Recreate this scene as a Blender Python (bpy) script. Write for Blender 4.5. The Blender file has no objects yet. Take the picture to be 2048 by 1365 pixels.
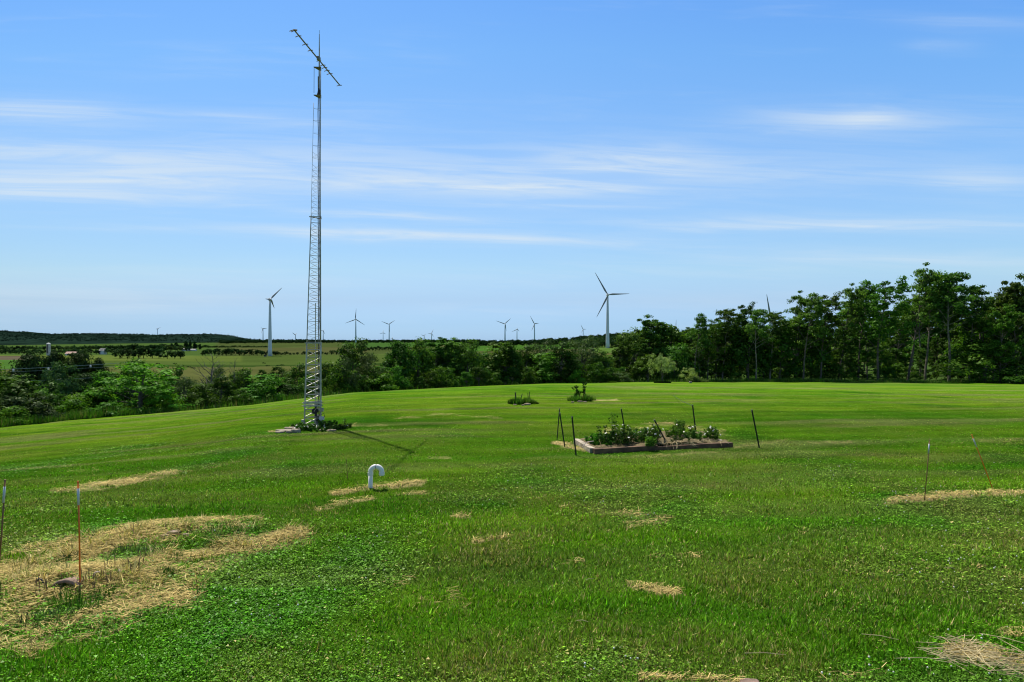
import bpy, bmesh, math, random
import numpy as np
from mathutils import Vector, Matrix, Quaternion

S = bpy.context.scene
COL = S.collection
R = math.radians
F, CX, CY = 1365.33, 1024.0, 682.5          # focal length and centre in photo pixels

# ------------------------------------------------------------------ camera
cd = bpy.data.cameras.new('camera'); cam = bpy.data.objects.new('camera', cd); COL.objects.link(cam)
cam.location = (0, 0, 0); cam.rotation_euler = (R(90), 0, 0)
cd.sensor_width = 36; cd.lens = 24; cd.clip_start = 0.1; cd.clip_end = 30000
S.camera = cam

# ------------------------------------------------------------------ exposure
S.view_settings.view_transform = 'Standard'; S.view_settings.look = 'None'
S.view_settings.exposure = 0.38; S.view_settings.gamma = 1
S.cycles.max_bounces = 6; S.cycles.diffuse_bounces = 3; S.cycles.transmission_bounces = 4
S.cycles.transparent_max_bounces = 8; S.cycles.volume_bounces = 0; S.cycles.filter_width = 1.1

# ------------------------------------------------------------------ sun
EL, AZ = R(59), R(-33)                       # height, and angle from +Y (negative = left of the view)
sdir = Vector((math.sin(AZ)*math.cos(EL), math.cos(AZ)*math.cos(EL), math.sin(EL)))
sl = bpy.data.lights.new('sun', 'SUN'); sl.energy = 4.8; sl.angle = R(0.53); sl.color = (1, .95, .86)
so = bpy.data.objects.new('sun', sl); COL.objects.link(so)
so.rotation_euler = (-sdir).to_track_quat('-Z', 'Y').to_euler()

# ------------------------------------------------------------------ sky with thin cirrus
W = bpy.data.worlds.new('World'); S.world = W; W.use_nodes = True
class NT:
    """small node helper"""
    def __init__(s, tree): s.t = tree; s.n = tree.nodes; s.l = tree.links
    def new(s, typ, **kw):
        n = s.n.new(typ)
        for k, v in kw.items(): setattr(n, k, v)
        return n
    def put(s, sock, v):
        if isinstance(v, bpy.types.NodeSocket): s.l.new(v, sock)
        elif v is not None:
            if hasattr(sock.default_value, '__len__') and not hasattr(v, '__len__'): v = (v,)*len(sock.default_value)
            if hasattr(v, '__len__') and len(sock.default_value) == 4 and len(v) == 3: v = (*v, 1)
            sock.default_value = v
    def m(s, op, a, b=None, c=None, clamp=False):
        n = s.new('ShaderNodeMath', operation=op); n.use_clamp = clamp
        for i, v in enumerate((a, b, c)): s.put(n.inputs[i], v) if v is not None else None
        return n.outputs[0]
    def mix(s, f, a, b, mode='MIX'):
        n = s.new('ShaderNodeMix', data_type='RGBA', blend_type=mode)
        s.put(n.inputs[0], f); s.put(n.inputs[6], a); s.put(n.inputs[7], b); return n.outputs[2]
    def noise(s, vec, scale, detail=3, rough=.55, dist=0):
        n = s.new('ShaderNodeTexNoise'); s.put(n.inputs['Vector'], vec); n.inputs['Scale'].default_value = scale
        n.inputs['Detail'].default_value = detail; n.inputs['Roughness'].default_value = rough; n.inputs['Distortion'].default_value = dist
        return n.outputs[0]
    def ramp(s, v, a, b, lo=0., hi=1.):
        n = s.new('ShaderNodeMapRange', interpolation_type='SMOOTHSTEP'); s.put(n.inputs[0], v)
        n.inputs[1].default_value = a; n.inputs[2].default_value = b; n.inputs[3].default_value = lo; n.inputs[4].default_value = hi
        return n.outputs[0]
    def attr(s, name):
        n = s.new('ShaderNodeAttribute'); n.attribute_name = name; return n
    def vec(s, x, y, z):
        n = s.new('ShaderNodeCombineXYZ')
        for i, v in enumerate((x, y, z)): s.put(n.inputs[i], v)
        return n.outputs[0]

def build_world():
    T = NT(W.node_tree)
    T.n.clear()
    sky = T.new('ShaderNodeTexSky', sky_type='NISHITA'); sky.sun_disc = False
    sky.sun_elevation = EL; sky.sun_rotation = AZ; sky.altitude = 100; sky.air_density = 1.0; sky.dust_density = .6; sky.ozone_density = 2.2
    g = T.new('ShaderNodeTexCoord').outputs['Generated']
    sep = T.new('ShaderNodeSeparateXYZ'); T.put(sep.inputs[0], g)
    x, y, z = sep.outputs
    az = T.m('ARCTAN2', x, y); el = T.m('ARCTAN2', z, T.m('MAXIMUM', T.m('ABSOLUTE', y), .02))
    # colour trim of the clear sky
    cr = T.new('ShaderNodeValToRGB'); T.put(cr.inputs[0], T.m('DIVIDE', el, R(60)))
    es = cr.color_ramp.elements
    for k, (e, c3) in enumerate(SKY_TRIM):
        q = es[k] if k < 2 else es.new(e/60)
        q.position = e/60; q.color = (c3[0]/2, c3[1]/2, c3[2]/2, 1)
    skyc = T.mix(1.0, sky.outputs[0], T.mix(1., cr.outputs[0], (2, 2, 2), 'MULTIPLY'), 'MULTIPLY')
    gain = T.m('ADD', T.m('MULTIPLY', T.m('MAXIMUM', T.m('MINIMUM', az, .8), -.8), .2), 1.03)
    skyc = T.mix(1.0, skyc, T.vec(gain, gain, gain), 'MULTIPLY')
    # streaky noise stretched along the horizon
    v1 = T.vec(T.m('MULTIPLY', az, 5.), T.m('MULTIPLY', T.m('SUBTRACT', el, T.m('MULTIPLY', az, -.04)), 70.), 3.3)
    n1 = T.noise(v1, 1.0, 7, .60, .8)
    v2 = T.vec(T.m('MULTIPLY', az, 2.6), T.m('MULTIPLY', el, 22.), 9.1)
    n2 = T.noise(v2, 1.0, 4, .55, .5)
    wob = T.m('MULTIPLY', T.m('SUBTRACT', n2, .5), .03)
    elw = T.m('ADD', el, wob)
    bands = [(60,222,175,14,.05,.66),(530,238,150,7,.05,.30),(40,306,420,20,.07,.42),(130,366,330,19,.02,.68),(250,394,220,6,.05,.25),(740,340,330,30,.06,.36),
             (930,375,300,10,.02,.60),(1250,322,150,18,0,.46),(1480,348,300,24,.02,.26),(730,428,190,5,.05,.50),(840,471,340,7,.03,.85),
             (1690,238,150,15,.03,.55),(1735,226,50,14,0,.28),(1600,262,170,8,.05,.16),(1960,364,90,14,0,.46),(1680,451,380,8,.012,.60),(1790,522,350,12,.02,.42),(1950,48,130,9,.06,.28),
             (1890,92,60,8,0,.24),(100,592,420,24,0,.30),(1200,412,140,4,.02,.24),(1150,378,120,7,.0,.2),(1750,605,440,18,0,.2),(700,560,500,22,.0,.12),(900,330,1200,55,.01,.13)]
    tot = None
    for (px, py, w, h, t, s) in bands:
        a0 = math.atan((px-CX)/F); e0 = math.atan((CY-py)/F)
        k = F/(F*F+(CY-py)**2); wa = w*1.25*F/(F*F+(px-CX)**2); we = h*1.6*k
        da = T.m('SUBTRACT', az, a0)
        de = T.m('SUBTRACT', T.m('SUBTRACT', elw, e0), T.m('MULTIPLY', da, -t))
        q = T.m('ADD', T.m('POWER', T.m('ABSOLUTE', T.m('DIVIDE', da, wa)), 2.4), T.m('POWER', T.m('ABSOLUTE', T.m('DIVIDE', de, we)), 1.5))
        b = T.m('MULTIPLY', T.m('EXPONENT', T.m('MULTIPLY', q, -1.)), s)
        tot = b if tot is None else T.m('ADD', tot, b)
    str1 = T.ramp(n1, .30, .70, .45, 1.25)
    dens = T.m('MULTIPLY', tot, str1)
    faint = T.m('MULTIPLY', T.m('MULTIPLY', T.ramp(n2, .48, .75), T.ramp(n1, .35, .7)), .16)
    dens = T.m('MULTIPLY', T.m('ADD', dens, faint), 0.85, clamp=True)
    c = T.mix(dens, skyc, CLOUD)
    bg = T.new('ShaderNodeBackground'); T.put(bg.inputs[0], c); bg.inputs[1].default_value = SKY_STRENGTH
    out = T.new('ShaderNodeOutputWorld'); T.l.new(bg.outputs[0], out.inputs[0])
SKY_STRENGTH = 0.12
SKY_TRIM = [(0, (0.399, 0.66, 1.229)), (60, (.72, .70, .60)), (27, (0.484, 0.799, 1.068)), (38, (.62, .78, .88)), (1.4, (0.376, 0.581, 1.014)), (3.4, (0.445, 0.561, 0.806)), (6, (0.555, 0.672, 0.775)), (14, (0.60, 0.775, 0.905)), (23, (0.535, 0.83, 1.02))]
CLOUD = (4.55, 5.2, 5.75)
build_world()

# ================================================================== helpers
def tag(o, label=None, cat=None, group=None, kind=None):
    if label: o['label'] = label
    if cat: o['category'] = cat
    if group: o['group'] = group
    if kind: o['kind'] = kind
    return o
def empty(name, loc, label=None, cat=None, group=None, rz=0):
    o = bpy.data.objects.new(name, None); COL.objects.link(o); o.location = loc; o.rotation_euler = (0, 0, rz)
    o.empty_display_size = .2
    return tag(o, label, cat, group)
def np_mesh(name, V, Fc, mat, attrs=None, smooth=False, col=None):
    """V (n,3); Fc (m,k) array of k-gons, or list of such arrays"""
    if not isinstance(Fc, list): Fc = [Fc]
    me = bpy.data.meshes.new(name)
    V = np.asarray(V, np.float32); me.vertices.add(len(V)); me.vertices.foreach_set('co', V.ravel())
    loops = np.concatenate([np.asarray(f, np.int32).ravel() for f in Fc])
    counts = np.concatenate([np.full(len(f), f.shape[1], np.int32) for f in Fc])
    starts = np.concatenate([[0], np.cumsum(counts)[:-1]]).astype(np.int32)
    me.loops.add(len(loops)); me.loops.foreach_set('vertex_index', loops)
    me.polygons.add(len(counts)); me.polygons.foreach_set('loop_start', starts); me.polygons.foreach_set('loop_total', counts)
    if smooth: me.polygons.foreach_set('use_smooth', np.ones(len(counts), bool))
    for k, a in (attrs or {}).items():
        at = me.attributes.new(k, 'FLOAT', 'POINT'); at.data.foreach_set('value', np.asarray(a, np.float32))
    if col is not None:
        at = me.attributes.new('col', 'FLOAT_COLOR', 'POINT')
        c4 = np.ones((len(V), 4), np.float32); c4[:, :3] = col; at.data.foreach_set('color', c4.ravel())
    me.update(calc_edges=True); me.validate()
    if mat: me.materials.append(mat)
    return me
def link(name, me, parent=None, loc=None):
    o = bpy.data.objects.new(name, me); COL.objects.link(o)
    if parent: o.parent = parent
    if loc is not None: o.location = loc
    return o
def copy_thing(o, loc, rz=0, scale=(1, 1, 1), label=None, group=None):
    c = o.copy(); COL.objects.link(c); c.location = loc; c.rotation_euler = (0, 0, rz); c.scale = scale
    if label: c['label'] = label
    if group: c['group'] = group
    for ch in o.children:
        d = ch.copy(); COL.objects.link(d); d.parent = c
        for g in ch.children:
            e = g.copy(); COL.objects.link(e); e.parent = d
    return c

class MB:
    """collects tubes, boxes and faces, and links them as one mesh"""
    def __init__(s): s.v = []; s.f = []
    def add(s, vs, fs):
        b = len(s.v); s.v += [tuple(v) for v in vs]; s.f += [tuple(i+b for i in f) for f in fs]; return s
    def tube(s, pts, rad, n=6, cap=True):
        pts = [Vector(p) for p in pts]
        rad = rad if hasattr(rad, '__len__') else [rad]*len(pts)
        b = len(s.v); up = None
        for i, p in enumerate(pts):
            t = (pts[min(i+1, len(pts)-1)]-pts[max(i-1, 0)]).normalized()
            if up is None: up = t.orthogonal().normalized()
            up = (up - t*up.dot(t)); up = up.normalized() if up.length > 1e-6 else t.orthogonal().normalized()
            bi = t.cross(up)
            for k in range(n):
                a = 2*math.pi*k/n; s.v.append(tuple(p+(up*math.cos(a)+bi*math.sin(a))*rad[i]))
        for i in range(len(pts)-1):
            for k in range(n):
                k2 = (k+1) % n; s.f.append((b+i*n+k, b+i*n+k2, b+(i+1)*n+k2, b+(i+1)*n+k))
        if cap:
            s.f.append(tuple(b+k for k in range(n))[::-1]); e = b+(len(pts)-1)*n; s.f.append(tuple(e+k for k in range(n)))
        return s
    def box(s, c, size, rot=None, bev=0):
        hx, hy, hz = [q/2 for q in size]; M = (rot or Matrix.Identity(3)).to_3x3(); c = Vector(c)
        vs = [c+M@Vector((sx*hx, sy*hy, sz*hz)) for sz in (-1, 1) for sy in (-1, 1) for sx in (-1, 1)]
        return s.add(vs, [(0,2,3,1),(4,5,7,6),(0,1,5,4),(2,6,7,3),(0,4,6,2),(1,3,7,5)])
    def lathe(s, prof, n=16, c=(0, 0, 0)):
        b = len(s.v); c = Vector(c)
        for (r, z) in prof:
            for k in range(n):
                a = 2*math.pi*k/n; s.v.append(tuple(c+Vector((r*math.cos(a), r*math.sin(a), z))))
        for i in range(len(prof)-1):
            for k in range(n):
                k2 = (k+1) % n; s.f.append((b+i*n+k, b+i*n+k2, b+(i+1)*n+k2, b+(i+1)*n+k))
        e = b+(len(prof)-1)*n; s.f.append(tuple(e+k for k in range(n))); s.f.append(tuple(b+k for k in range(n))[::-1])
        return s
    def build(s, name, mat, parent=None, smooth=False, bevel=0, loc=None):
        me = bpy.data.meshes.new(name); me.from_pydata(s.v, [], s.f)
        if smooth:
            for p in me.polygons: p.use_smooth = True
        me.materials.append(mat)
        if bevel:
            bm = bmesh.new(); bm.from_mesh(me)
            bmesh.ops.bevel(bm, geom=bm.edges[:], offset=bevel, segments=2, affect='EDGES', profile=.6); bm.to_mesh(me); bm.free()
        me.update(); return link(name, me, parent, loc)

def hash2(ix, iy, seed):
    h = (ix.astype(np.int64)*374761393 + iy.astype(np.int64)*668265263 + seed*1442695041) & 0xffffffff
    h = ((h ^ (h >> 13))*1274126177) & 0xffffffff
    h = (h ^ (h >> 16)) & 0xffff
    return h/65535.
def vnoise(x, y, seed=0):
    ix, iy = np.floor(x), np.floor(y); fx, fy = x-ix, y-iy
    fx = fx*fx*(3-2*fx); fy = fy*fy*(3-2*fy)
    a, b = hash2(ix, iy, seed), hash2(ix+1, iy, seed); c, d = hash2(ix, iy+1, seed), hash2(ix+1, iy+1, seed)
    return (a*(1-fx)+b*fx)*(1-fy)+(c*(1-fx)+d*fx)*fy
def fbm(x, y, s=1., seed=0, o=4):
    t = 0; a = .5; k = 1/s; w = 0
    for i in range(o):
        t = t+a*vnoise(x*k+17.3*i, y*k-9.1*i, seed+i); w += a; a *= .5; k *= 2.03
    return t/w
def sstep(x, a, b):
    t = np.clip((x-a)/(b-a), 0, 1); return t*t*(3-2*t)

# ================================================================== terrain height
PXK = np.array([-700, 0, 300, 500, 700, 900, 1100, 1250, 1500, 2048, 2800.])
EDGE_D = np.array([30, 38, 48, 56, 66, 80, 95, 102, 105, 100, 90.])
EDGE_PY = np.array([900, 856, 829, 811, 788, 779, 770, 765, 764, 767, 775.])
EDGE_Z = -(EDGE_PY-CY)*EDGE_D/F
D_K = [np.full(11, 4.), np.full(11, 10.), np.full(11, 24.), EDGE_D, EDGE_D+18, np.full(11, 180.), np.full(11, 350.), np.full(11, 1000.), np.full(11, 1600.), np.full(11, 2500.), np.full(11, 9000.)]
Z_K = [np.full(11, -2.76), np.array([-2.9,-2.82,-2.8,-2.8,-2.8,-2.8,-2.8,-2.8,-2.8,-2.8,-2.8]),
       np.array([-4.3,-3.85,-3.4,-3.02,-2.82,-2.8,-2.8,-2.8,-2.8,-2.85,-3.0]), EDGE_Z,
       EDGE_Z-np.array([2.2,2.2,2.2,2.2,2.2,2.2,1.9,1.0,.25,.2,.2]),
       np.array([-14,-14,-14,-14,-14,-13,-11.5,-9.5,-8,-7.2,-7]), np.array([-20,-20,-20.2,-20.4,-20.2,-18,-14,-12,-9,-8,-8]),
       np.array([-21,-20.9,-21.3,-21.9,-20.5,-16.5,-12,-10.6,-8,-5,-5]), np.array([-22,-22,-20.5,-18.5,-16.5,-12,-8.5,-3,5,10,10]),
       np.array([-22,-22,-14,-7,-6.5,-5.5,-2,5,10,15,15]), np.full(11, -8.)]
# low mounds in the lawn: (px, py, radius m, height m), filled in after P() exists
MOUNDS = []
def base_H(x, y):
    x = np.asarray(x, float); y = np.asarray(y, float)
    u = x/np.maximum(y, 6); px = np.clip(CX+F*u, -700, 2800)
    def it(arr):
        return np.interp(px, PXK, arr)
    D = np.stack([it(a) for a in D_K]); Z = np.stack([it(a) for a in Z_K])
    yy = np.clip(y, 4, 8999.)
    sl = (Z[1:]-Z[:-1])/(D[1:]-D[:-1])
    m = np.zeros_like(Z); m[1:-1] = (sl[1:]+sl[:-1])/2
    s0, s1 = sl[:-1], sl[1:]
    lim = 3*np.minimum(np.abs(s0), np.abs(s1)); m[1:-1] = np.where(s0*s1 <= 0, 0, np.sign(s0)*np.minimum(np.abs(m[1:-1]), lim))
    k = np.clip((D[1:-1] <= yy).sum(0), 0, len(D)-2)
    tk = lambda A, kk: np.take_along_axis(A, kk[None], 0)[0]
    d0, d1, z0, z1, m0, m1 = tk(D, k), tk(D, k+1), tk(Z, k), tk(Z, k+1), tk(m, k), tk(m, k+1)
    h = d1-d0; t = (yy-d0)/h
    return ((1+2*t)*(1-t)**2)*z0 + t*(1-t)**2*h*m0 + t*t*(3-2*t)*z1 + t*t*(t-1)*h*m1
def H(x, y):
    x = np.atleast_1d(np.asarray(x, float)); y = np.atleast_1d(np.asarray(y, float))
    z = base_H(x, y)
    near = 1-sstep(np.abs(y), 40, 90)
    z = z + near*((fbm(x, y, 3.1, 5, 3)-.5)*.10 + (fbm(x, y, .8, 8, 2)-.5)*.035)
    for (mx, my, rx, ry, a, hh) in MOUNDS:
        dx, dy = x-mx, y-my; c, s = math.cos(a), math.sin(a)
        q = ((dx*c+dy*s)/rx)**2+((-dx*s+dy*c)/ry)**2
        z = z + hh*np.exp(-q)
    return z
def h1(x, y): return float(H(x, y)[0])
_ds = np.geomspace(4.5, 5200, 9000)
def P(px, py, far=False):
    """ground point seen at a photo pixel"""
    u = (px-CX)/F; zr = -(py-CY)/F*_ds; g = H(u*_ds, _ds)-zr
    i = int(np.argmax(g >= 0)) if (g >= 0).any() else len(_ds)-1
    if i > 0 and g[i] != g[i-1]:
        t = -g[i-1]/(g[i]-g[i-1]); d = _ds[i-1]+t*(_ds[i]-_ds[i-1])
    else: d = _ds[i]
    return Vector((u*d, d, h1(u*d, d)))
def at(px, d):
    """ground point at depth d in the direction of column px"""
    x = (px-CX)/F*d; return Vector((x, d, h1(x, d)))
def up_to(py, d): return (CY-py)*d/F
def edge_d(px): return float(np.interp(px, PXK, EDGE_D))
def proj(x, y, z):
    yy = np.maximum(y, .5); return CX+F*x/yy, CY-F*z/yy

_m = []
for (px, py, rx, ry, a, hh) in [(350, 1075, 1.5, .8, .35, .16), (150, 1165, 1.3, .6, .3, .12), (1920, 995, 1.6, .35, .1, .05), (760, 975, 1.0, .4, .1, .04), (1325, 880, 1.7, .7, .3, .10)]:
    p = P(px, py); _m.append((p.x, p.y, rx, ry, a, hh))
MOUNDS.extend(_m)

# ================================================================== materials
def mat(name):
    m = bpy.data.materials.new(name); m.use_nodes = True; T = NT(m.node_tree); T.n.clear()
    out = T.new('ShaderNodeOutputMaterial'); return m, T, out
def simple(name, col, rough=.6, metal=0, var=.25, scale=8, bump=0, spec=.4):
    m, T, out = mat(name)
    p = T.new('ShaderNodeBsdfPrincipled'); o = T.new('ShaderNodeTexCoord').outputs['Object']
    n = T.noise(o, scale, 5, .6)
    c = T.mix(T.ramp(n, .3, .7), tuple(q*(1-var) for q in col), tuple(min(1, q*(1+var)) for q in col))
    T.put(p.inputs['Base Color'], c); p.inputs['Roughness'].default_value = rough; p.inputs['Metallic'].default_value = metal
    p.inputs['Specular IOR Level'].default_value = spec
    if bump:
        b = T.new('ShaderNodeBump'); b.inputs[0].default_value = bump; b.inputs[1].default_value = .02; T.put(b.inputs['Height'], T.noise(o, scale*3, 4)); T.l.new(b.outputs[0], p.inputs['Normal'])
    T.l.new(p.outputs[0], out.inputs[0]); return m
def leafmat(name, dark, light, trans=.35, var=.42, gloss=.012):
    m, T, out = mat(name)
    t = T.attr('tone').outputs['Fac']; r = T.new('ShaderNodeObjectInfo').outputs['Random']
    c = T.mix(t, dark, light)
    hs = T.new('ShaderNodeHueSaturation'); T.put(hs.inputs['Color'], c)
    T.put(hs.inputs['Hue'], T.m('ADD', T.m('MULTIPLY', T.m('SUBTRACT', r, .5), .035), .5))
    T.put(hs.inputs['Value'], T.m('ADD', T.m('MULTIPLY', T.m('FRACT', T.m('MULTIPLY', r, 7.31)), var*2), 1-var))
    d = T.new('ShaderNodeBsdfDiffuse'); T.put(d.inputs[0], hs.outputs[0])
    tr = T.new('ShaderNodeBsdfTranslucent'); T.put(tr.inputs[0], T.mix(1., hs.outputs[0], (1.25, 1.3, .6), 'MULTIPLY'))
    gl = T.new('ShaderNodeBsdfGlossy'); gl.inputs['Roughness'].default_value = .45; T.put(gl.inputs[0], (.7, .8, .6))
    s1 = T.new('ShaderNodeMixShader'); s1.inputs[0].default_value = trans; T.l.new(d.outputs[0], s1.inputs[1]); T.l.new(tr.outputs[0], s1.inputs[2])
    s2 = T.new('ShaderNodeMixShader'); s2.inputs[0].default_value = gloss; T.l.new(s1.outputs[0], s2.inputs[1]); T.l.new(gl.outputs[0], s2.inputs[2])
    T.l.new(s2.outputs[0], out.inputs[0]); return m
def bladematerial(name, trans=.3):
    m, T, out = mat(name)
    c = T.attr('col').outputs['Color']
    d = T.new('ShaderNodeBsdfDiffuse'); T.put(d.inputs[0], c)
    tr = T.new('ShaderNodeBsdfTranslucent'); T.put(tr.inputs[0], T.mix(1., c, (1.2, 1.2, .6), 'MULTIPLY'))
    gl = T.new('ShaderNodeBsdfGlossy'); gl.inputs['Roughness'].default_value = .4; T.put(gl.inputs[0], (.7, .8, .6))
    s1 = T.new('ShaderNodeMixShader'); s1.inputs[0].default_value = trans; T.l.new(d.outputs[0], s1.inputs[1]); T.l.new(tr.outputs[0], s1.inputs[2])
    s2 = T.new('ShaderNodeMixShader'); s2.inputs[0].default_value = .012; T.l.new(s1.outputs[0], s2.inputs[1]); T.l.new(gl.outputs[0], s2.inputs[2])
    T.l.new(s2.outputs[0], out.inputs[0]); return m

M_BARK = simple('grey_bark', (.10, .082, .062), .9, var=.5, scale=3, bump=.5)
M_PALEBARK = simple('pale_bark', (.19, .16, .12), .9, var=.5, scale=3, bump=.5)
M_DEAD = simple('dead_wood', (.12, .10, .085), .9, var=.4, scale=3)
M_WOOD = simple('weathered_timber_shaded', (.115, .064, .034), .85, var=.45, scale=6, bump=.6)  # brown timber, its colour darkened for the shade on the front face
M_WOODGREY = simple('sun_bleached_timber', (.36, .30, .22), .85, var=.4, scale=6, bump=.6)
M_GALV = simple('galvanised_steel', (.44, .41, .34), .5, .35, var=.25, scale=5)
M_GALVD = simple('weathered_steel', (.36, .32, .25), .6, .3, var=.35, scale=5)
M_BRASS = simple('rusted_plate', (.25, .17, .06), .6, .3, var=.4, scale=8)
M_BLACK = simple('black_plastic', (.014, .015, .014), .5, var=.3)
M_POST = simple('dark_green_paint', (.010, .016, .014), .55, var=.5, scale=20)
M_PVC = simple('white_pvc', (.82, .78, .73), .35, var=.06, scale=6)
M_TURB = simple('turbine_white', (.64, .66, .68), .7, var=.04, scale=.1)
M_BLADE = simple('turbine_blade_backlit', (.24, .25, .25), .75, var=.05, scale=.1)  # backlit shade put into the blade colour, darker than the turbine white
M_ORANGE = simple('orange_fibreglass', (.75, .15, .01), .5, var=.15)
M_RUST = simple('faded_brown_rod', (.20, .10, .04), .6, var=.3)
M_SLEEVE = simple('silver_reflective_tape', (.50, .52, .54), .4, var=.1)
M_STONE = simple('grey_fieldstone', (.27, .225, .165), .9, var=.3, scale=7, bump=.8)
M_TAN = simple('tan_stone', (.30, .225, .15), .9, var=.3, scale=7, bump=.8)
M_CLAY = simple('weathered_brown_clay', (.23, .15, .11), .85, var=.35, scale=9, bump=.5)
M_SOIL = simple('dry_mulch', (.15, .115, .05), .95, var=.55, scale=25, bump=1.)
M_PETAL = simple('white_petals', (.80, .76, .68), .7, var=.1, scale=20)
M_PINK = simple('pale_pink_stalk', (.62, .46, .38), .7, var=.15, scale=20)
M_WIRE = simple('pale_aluminium_wire', (.42, .45, .42), .5, .2, var=.1)
M_CONC = simple('pale_concrete', (.50, .45, .42), .85, var=.2, scale=.4)
M_ROOFTAN = simple('faded_red_roof', (.40, .25, .20), .8, var=.2, scale=.5)
M_WALLDK = simple('dark_barn_boards', (.10, .08, .085), .85, var=.2, scale=.5)
M_WHITEW = simple('white_siding', (.62, .60, .56), .7, var=.1, scale=.3)
M_GREYROOF = simple('grey_shingles', (.26, .25, .25), .8, var=.2, scale=.5)

LV_WOOD = leafmat('woodland_leaves', (.018, .056, .009), (.118, .235, .030), .42)
LV_MID = leafmat('hedge_tree_leaves', (.013, .046, .005), (.092, .200, .018), .38)
LV_BRIGHT = leafmat('bright_green_leaves', (.020, .075, .006), (.115, .270, .018), .42)
LV_DARK = leafmat('dark_evergreen_needles', (.008, .022, .005), (.036, .070, .014), .22)
LV_BLUE = leafmat('blue_green_leaves', (.018, .055, .018), (.060, .135, .040), .3)
LV_PALE = leafmat('pale_willow_leaves', (.17, .27, .07), (.38, .48, .19), .48)
LV_GREY = leafmat('grey_green_leaves', (.026, .052, .016), (.090, .14, .048), .34)
LV_FAR = leafmat('far_tree_leaves', (.010, .030, .010), (.028, .064, .018), .2, gloss=.004)
LV_RIDGE = leafmat('ridge_leaves', (.007, .021, .015), (.015, .036, .022), .15, gloss=.0)
LV_FARLIGHT = leafmat('far_light_leaves', (.03, .070, .020), (.07, .13, .035), .2, gloss=.004)
LV_WEED = leafmat('weed_leaves', (.020, .062, .008), (.075, .165, .020), .36)
M_BLADES = bladematerial('grass_blades', .22)

# ================================================================== lawn colours and masks
BANDS = [([(0,1300),(130,1255),(330,1190)], 36, .68), ([(0,1230),(180,1190),(330,1145)], 26, .72), ([(0,1140),(250,1085),(470,1065)], 30, .6), ([(350,1160),(480,1110),(620,1075)], 16, .58), ([(840,1180),(960,1250)], 26, .36), ([(1230,1060),(1330,1040),(1150,1010)], 12, .40), ([(110,984),(200,971),(290,956),(345,944)], 7, .75), ([(0,1150),(110,1130),(230,1092),(350,1066),(430,1058)], 24, .85),
  ([(0,1195),(100,1172),(220,1158),(330,1130),(450,1100),(590,1070)], 17, .95), ([(0,1255),(90,1235),(230,1190),(340,1150)], 24, .6), ([(0,1310),(60,1290)], 26, .6),
  ([(672,985),(740,977),(835,967)], 5, .75), ([(690,1000),(740,997)], 4, .6), ([(790,990),(890,984)], 3, .5),
  ([(1785,1003),(1850,998),(1920,993),(2060,984)], 8, .95), ([(1115,886),(1150,896),(1185,905)], 5, .85), ([(1190,910),(1300,911),(1460,899)], 3, .45),
  ([(1220,866),(1340,848),(1440,868)], 8, .5), ([(1470,893),(1580,878)], 4, .45), ([(540,862),(610,853),(640,853)], 3, .7), ([(690,851),(770,849)], 2, .5),
  ([(800,836),(880,829),(1000,838)], 3, .5), ([(955,1086),(1010,1076)], 5, .7), ([(915,1033),(935,1033)], 5, .7), ([(1120,1129),(1165,1123)], 4, .7),
  ([(1258,1172),(1345,1188)], 7, .75), ([(830,1104),(870,1100)], 5, .6), ([(1930,1300),(2060,1335)], 14, .95), ([(2020,1268),(2060,1275)], 9, .8),
  ([(1290,1362),(1400,1358),(1480,1365)], 9, .8), ([(1650,1362),(1760,1345)], 9, .5), ([(1180,801),(1235,799)], 2, .85), ([(640,1018),(700,1000)], 4, .5),
  ([(1620,885),(1700,884)], 3, .5), ([(1850,890),(2060,880)], 4, .35), ([(860,916),(890,915)], 3, .6), ([(0,948),(200,940)], 5, .3), ([(330,950),(480,925)], 4, .4),
  ([(1690,905),(1800,896)], 3, .3), ([(1740,1150),(1900,1130),(2048,1160)], 20, .35), ([(1500,1055),(1700,1065)], 10, .25), ([(1010,805),(1100,803)], 2, .4), ([(700,815),(800,812)], 2, .35),
  ([(420,900),(520,880)], 4, .3), ([(1300,1120),(1400,1115)], 5, .5)]
def dry_mask(x, y):
    z = base_H(x, y); px, py = proj(x, y, z)
    out = np.zeros_like(px)
    wob = (fbm(x, y, .9, 31, 3)-.5)*46+(fbm(x, y, .25, 35, 3)-.5)*34
    for pts, w, s in BANDS:
        best = np.full(px.shape, 1e9)
        for (ax, ay), (bx, by) in zip(pts[:-1], pts[1:]):
            k = 2.6; dx, dy = bx-ax, (by-ay)*k; L = dx*dx+dy*dy
            t = np.clip(((px-ax)*dx+(py-ay)*k*dy)/L, 0, 1)
            best = np.minimum(best, np.hypot(px-ax-t*dx, (py-ay)*k-t*dy))
        out = np.maximum(out, s*(1-sstep(best+wob*(w+6)/24, w*.5, w*4.2)))
    return np.where(y > 3, out*(.45+1.0*fbm(x, y, .55, 37, 3)), 0)
C_DARK = np.array([.027, .128, .006]); C_MID = np.array([.078, .212, .007]); C_YEL = np.array([.160, .285, .012]); C_OLIVE = np.array([.165, .185, .030]); C_STRAW = np.array([.58, .47, .19])
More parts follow.
